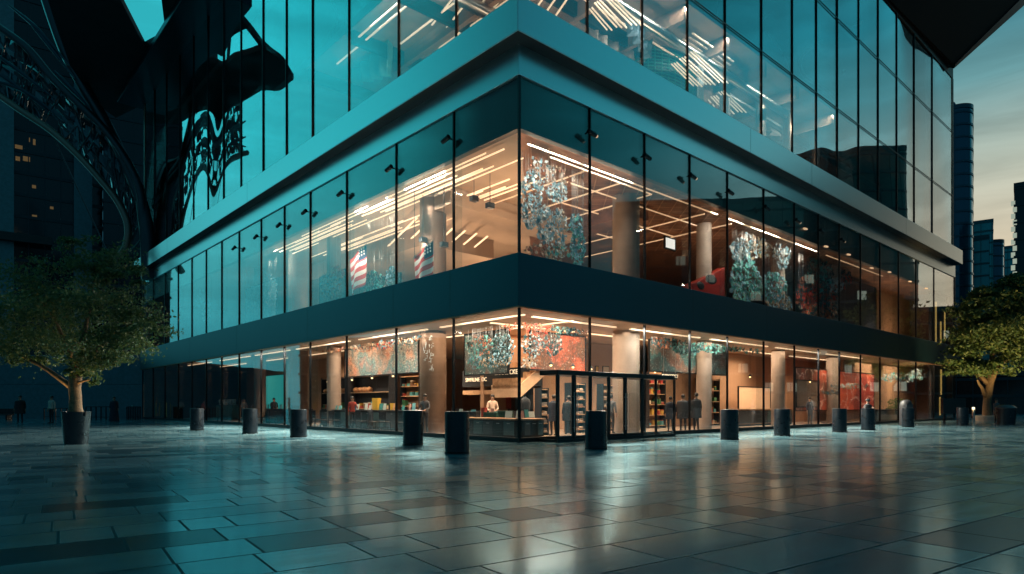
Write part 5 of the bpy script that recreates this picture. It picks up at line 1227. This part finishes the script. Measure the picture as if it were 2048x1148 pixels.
for i, (a, b) in enumerate(zip(us[:-1], us[1:])):
    if i in (0, 1, 3, 4):
        dr = MB().box((a + .05, -o_ + .01, .102), (a + .10, -o_ + .05, H_ - .175)).box((b - .10, -o_ + .01, .102), (b - .05, -o_ + .05, H_ - .175)).box((a + .102, -o_ + .012, .102), (b - .102, -o_ + .048, .2)).build('door', dark_m, ve)
        MB().box((a + .102, -o_ + .02, .202), (b - .102, -o_ + .04, H_ - .18)).build('pane', glass_in, dr); hx = b - .075 if i in (0, 3) else a + .075
        MB().tube([(hx, -o_ - .06, .35), (hx, -o_ - .06, 1.75)], .016, 8).tube([(hx, -o_ - .06, .5), (hx, -o_ + .01, .5)], .01, 6).tube([(hx, -o_ - .06, 1.6), (hx, -o_ + .01, 1.6)], .01, 6).build('handle', steel_m, dr, smooth=True)
    else: MB().box((a + .042, -o_ + .02, .102), (b - .042, -o_ + .04, H_ - .175)).build('fixed_pane', glass_in, ve)
# brass handles on the far left doors
for q in (44.2, 47.6): MB().tube([(-.12, q, .3), (-.12, q, 1.5)], .03, 8).build('door_handle', brass_m, BLD)

# ------------------------------------------------------------------ the lit studio in the tower: drapes, ribbons and a green mesh drum
def drape(side, pts_top, pts_bot, dpt, m, lab, amp=.25, wav=9):
    f = lambda p: P(*p, u=dpt) if side == 'L' else P(*p, v=dpt)
    o = Vector(f(pts_top[0])); r = empty('hanging_drape', W(*o), TH, lab, 'drape'); n, k_ = 40, 8
    T_ = [Vector(f(p)) - o for p in pts_top]; B_ = [Vector(f(p)) - o for p in pts_bot]
    sp1, sp2 = spline(T_, 14), spline(B_, 14); n = min(len(sp1), len(sp2)) - 1; vs = []
    for i in range(n + 1):
        for j in range(k_ + 1):
            p = sp1[i].lerp(sp2[i], j / k_); w_ = amp * math.sin(wav * i / n * 3.1 + j * .35)
            p = p + (Vector((w_, 0, 0)) if side == 'L' else Vector((0, w_, 0))); vs.append(tuple(p))
    fs = [(i * (k_ + 1) + j, i * (k_ + 1) + j + 1, (i + 1) * (k_ + 1) + j + 1, (i + 1) * (k_ + 1) + j) for i in range(n) for j in range(k_)]
    c = MB().add(vs, fs).build('fabric', m, r, smooth=True); s_ = c.modifiers.new('t', 'SOLIDIFY'); s_.thickness = .02
    MB().tube([p + Vector((0, 0, .03)) for p in sp1[::4] + [sp1[-1]]], .03, 6).build('rail', dark_m, r)
    return r
f_grey = mat('grey brown fabric', (.30, .24, .21), .7, var=.2, vscale=1.5); f_peach = mat('peach fabric', (.52, .30, .20), .6, var=.15); f_blue = mat('slate fabric', (.14, .20, .25), .6, var=.2); f_teal = mat('mint fabric', (.10, .32, .32), .5, var=.15)
drape('R', [(1180, -10), (1230, -30), (1290, -20)], [(1185, 95), (1225, 110), (1285, 130)], 4.2, f_grey, 'grey-brown drape in the tower just right of the corner')
drape('R', [(1262, -20), (1282, -25), (1300, -15)], [(1255, 60), (1278, 90), (1296, 120)], 3.0, f_blue, 'slate blue drape narrowing downwards in the tower')
drape('R', [(1290, 60), (1340, 30), (1400, 70)], [(1300, 105), (1345, 90), (1400, 120)], 4.6, f_grey, 'wide grey drape above the green mesh drum in the tower')
drape('R', [(1410, 150), (1440, 160), (1460, 200)], [(1415, 235), (1440, 250), (1458, 262)], 3.6, f_peach, 'peach drape right of the green mesh drum in the tower')
drape('R', [(1530, 190), (1570, 200), (1600, 240)], [(1535, 262), (1570, 285), (1602, 305)], 4.0, f_grey, 'grey drape low in the tower between the ribbons')
drape('L', [(705, -20), (740, -30), (785, -10)], [(708, 170), (745, 160), (782, 150)], 2.6, f_teal, 'mint drape in the tower left of the corner')
drape('L', [(800, -10), (850, -20), (905, -15)], [(805, 62), (850, 50), (905, 30)], 4.2, f_grey, 'grey drape in the tower next to the corner on its left side')
def ribbon(side, pts, dpt, rad, m, lab):
    f = lambda p: P(*p, u=dpt) if side == 'L' else P(*p, v=dpt)
    L_ = [Vector(f(p)) for p in pts]; o = L_[0]; r = empty('ribbon_sculpture', W(*o), TH, lab, 'sculpture')
    sp = spline([p - o + (Vector((.25 * math.sin(i * 1.7), 0, 0)) if side == 'L' else Vector((0, .25 * math.sin(i * 1.7), 0))) for i, p in enumerate(L_)], 10)
    MB().tube(sp, rad, 8).build('band', m, r, smooth=True); t_ = max(sp, key=lambda p: p.z)
    MB().tube([t_, (t_.x, t_.y, 20.05 - o.z if t_.z + o.z < 20 else 25.75 - o.z)], .012, 5).build('wire', steel_m, r)
r_pink = mat('rose lacquer', (.52, .30, .27), .35); r_or = mat('orange lacquer', (.55, .16, .06), .35); r_wh = mat('pale lacquer', (.55, .62, .62), .3)
ribbon('R', [(1722, 45), (1690, 58), (1655, 78), (1625, 92), (1606, 115), (1612, 145), (1630, 172), (1660, 195), (1685, 222), (1712, 240)], 2.2, .11, r_pink, 'long rose ribbon looping down through the tower glazing')
ribbon('R', [(1712, 78), (1696, 90), (1686, 110), (1682, 150)], 2.6, .06, r_wh, 'short pale ribbon hooked beside the long rose ribbon')
ribbon('R', [(1545, 20), (1532, 42), (1540, 75), (1560, 115), (1590, 165)], 2.6, .06, r_pink, 'thin rose ribbon left of the long looping one')
ribbon('R', [(1388, -5), (1408, 20), (1418, 50), (1440, 62), (1452, 90)], 3.0, .12, r_or, 'upper orange ribbon above the peach drape')
ribbon('R', [(1380, 92), (1410, 88), (1440, 104), (1462, 130), (1475, 165)], 3.2, .10, r_or, 'lower orange ribbon above the peach drape')
ribbon('L', [(655, -10), (668, 30), (662, 70), (675, 105), (668, 140)], 2.0, .05, r_wh, 'pale curling ribbon in the tower far left of the corner')
ribbon('L', [(690, -10), (684, 30), (694, 75), (682, 110)], 2.4, .05, r_wh, 'pale curling ribbon beside the mint drape')
# green mesh drum
q0, q1 = P(1300, 150, v=3.4), P(1408, 150, v=3.4); zt_ = P(1350, 92, v=3.4)[2]
dr_ = empty('mesh_drum', W((q0[0] + q1[0]) / 2, 4.6, 14.12), TH, 'green mesh drum with a domed lid standing in the tower', 'drum'); rd_ = (q1[0] - q0[0]) / 2
hd_ = zt_ - 14.12 - .5; mesh_ = MB()
for k in range(34): a = 2 * math.pi * k / 34; mesh_.tube([(rd_ * math.cos(a), rd_ * .6 * math.sin(a), 0), (rd_ * math.cos(a), rd_ * .6 * math.sin(a), hd_)], .03, 5)
for k in range(int(hd_ / .17)):
    mesh_.tube([(rd_ * math.cos(2 * math.pi * j / 34), rd_ * .6 * math.sin(2 * math.pi * j / 34), .1 + k * .17) for j in range(35)], .022, 5, cap=False)
g_m = mat('green mesh', (.02, .22, .17), .35, .3); mesh_.build('mesh', g_m, dr_, smooth=True)
MB().lathe([(rd_ * .96, 0), (rd_ * .96, hd_)], 34, sy=.6).build('core', mat('deep green core', (.01, .05, .045), .5), dr_, smooth=True)
MB().lathe([(rd_ * 1.02, hd_), (rd_ * .9, hd_ + .25), (rd_ * .5, hd_ + .5), (.01, hd_ + .58)], 34, sy=.6).build('lid', char_m, dr_, smooth=True)
MB().box((rd_ * .55, -rd_ * .62, 0), (rd_ * .75, -rd_ * .58, hd_ + .3)).build('pale_strip', r_wh, dr_)
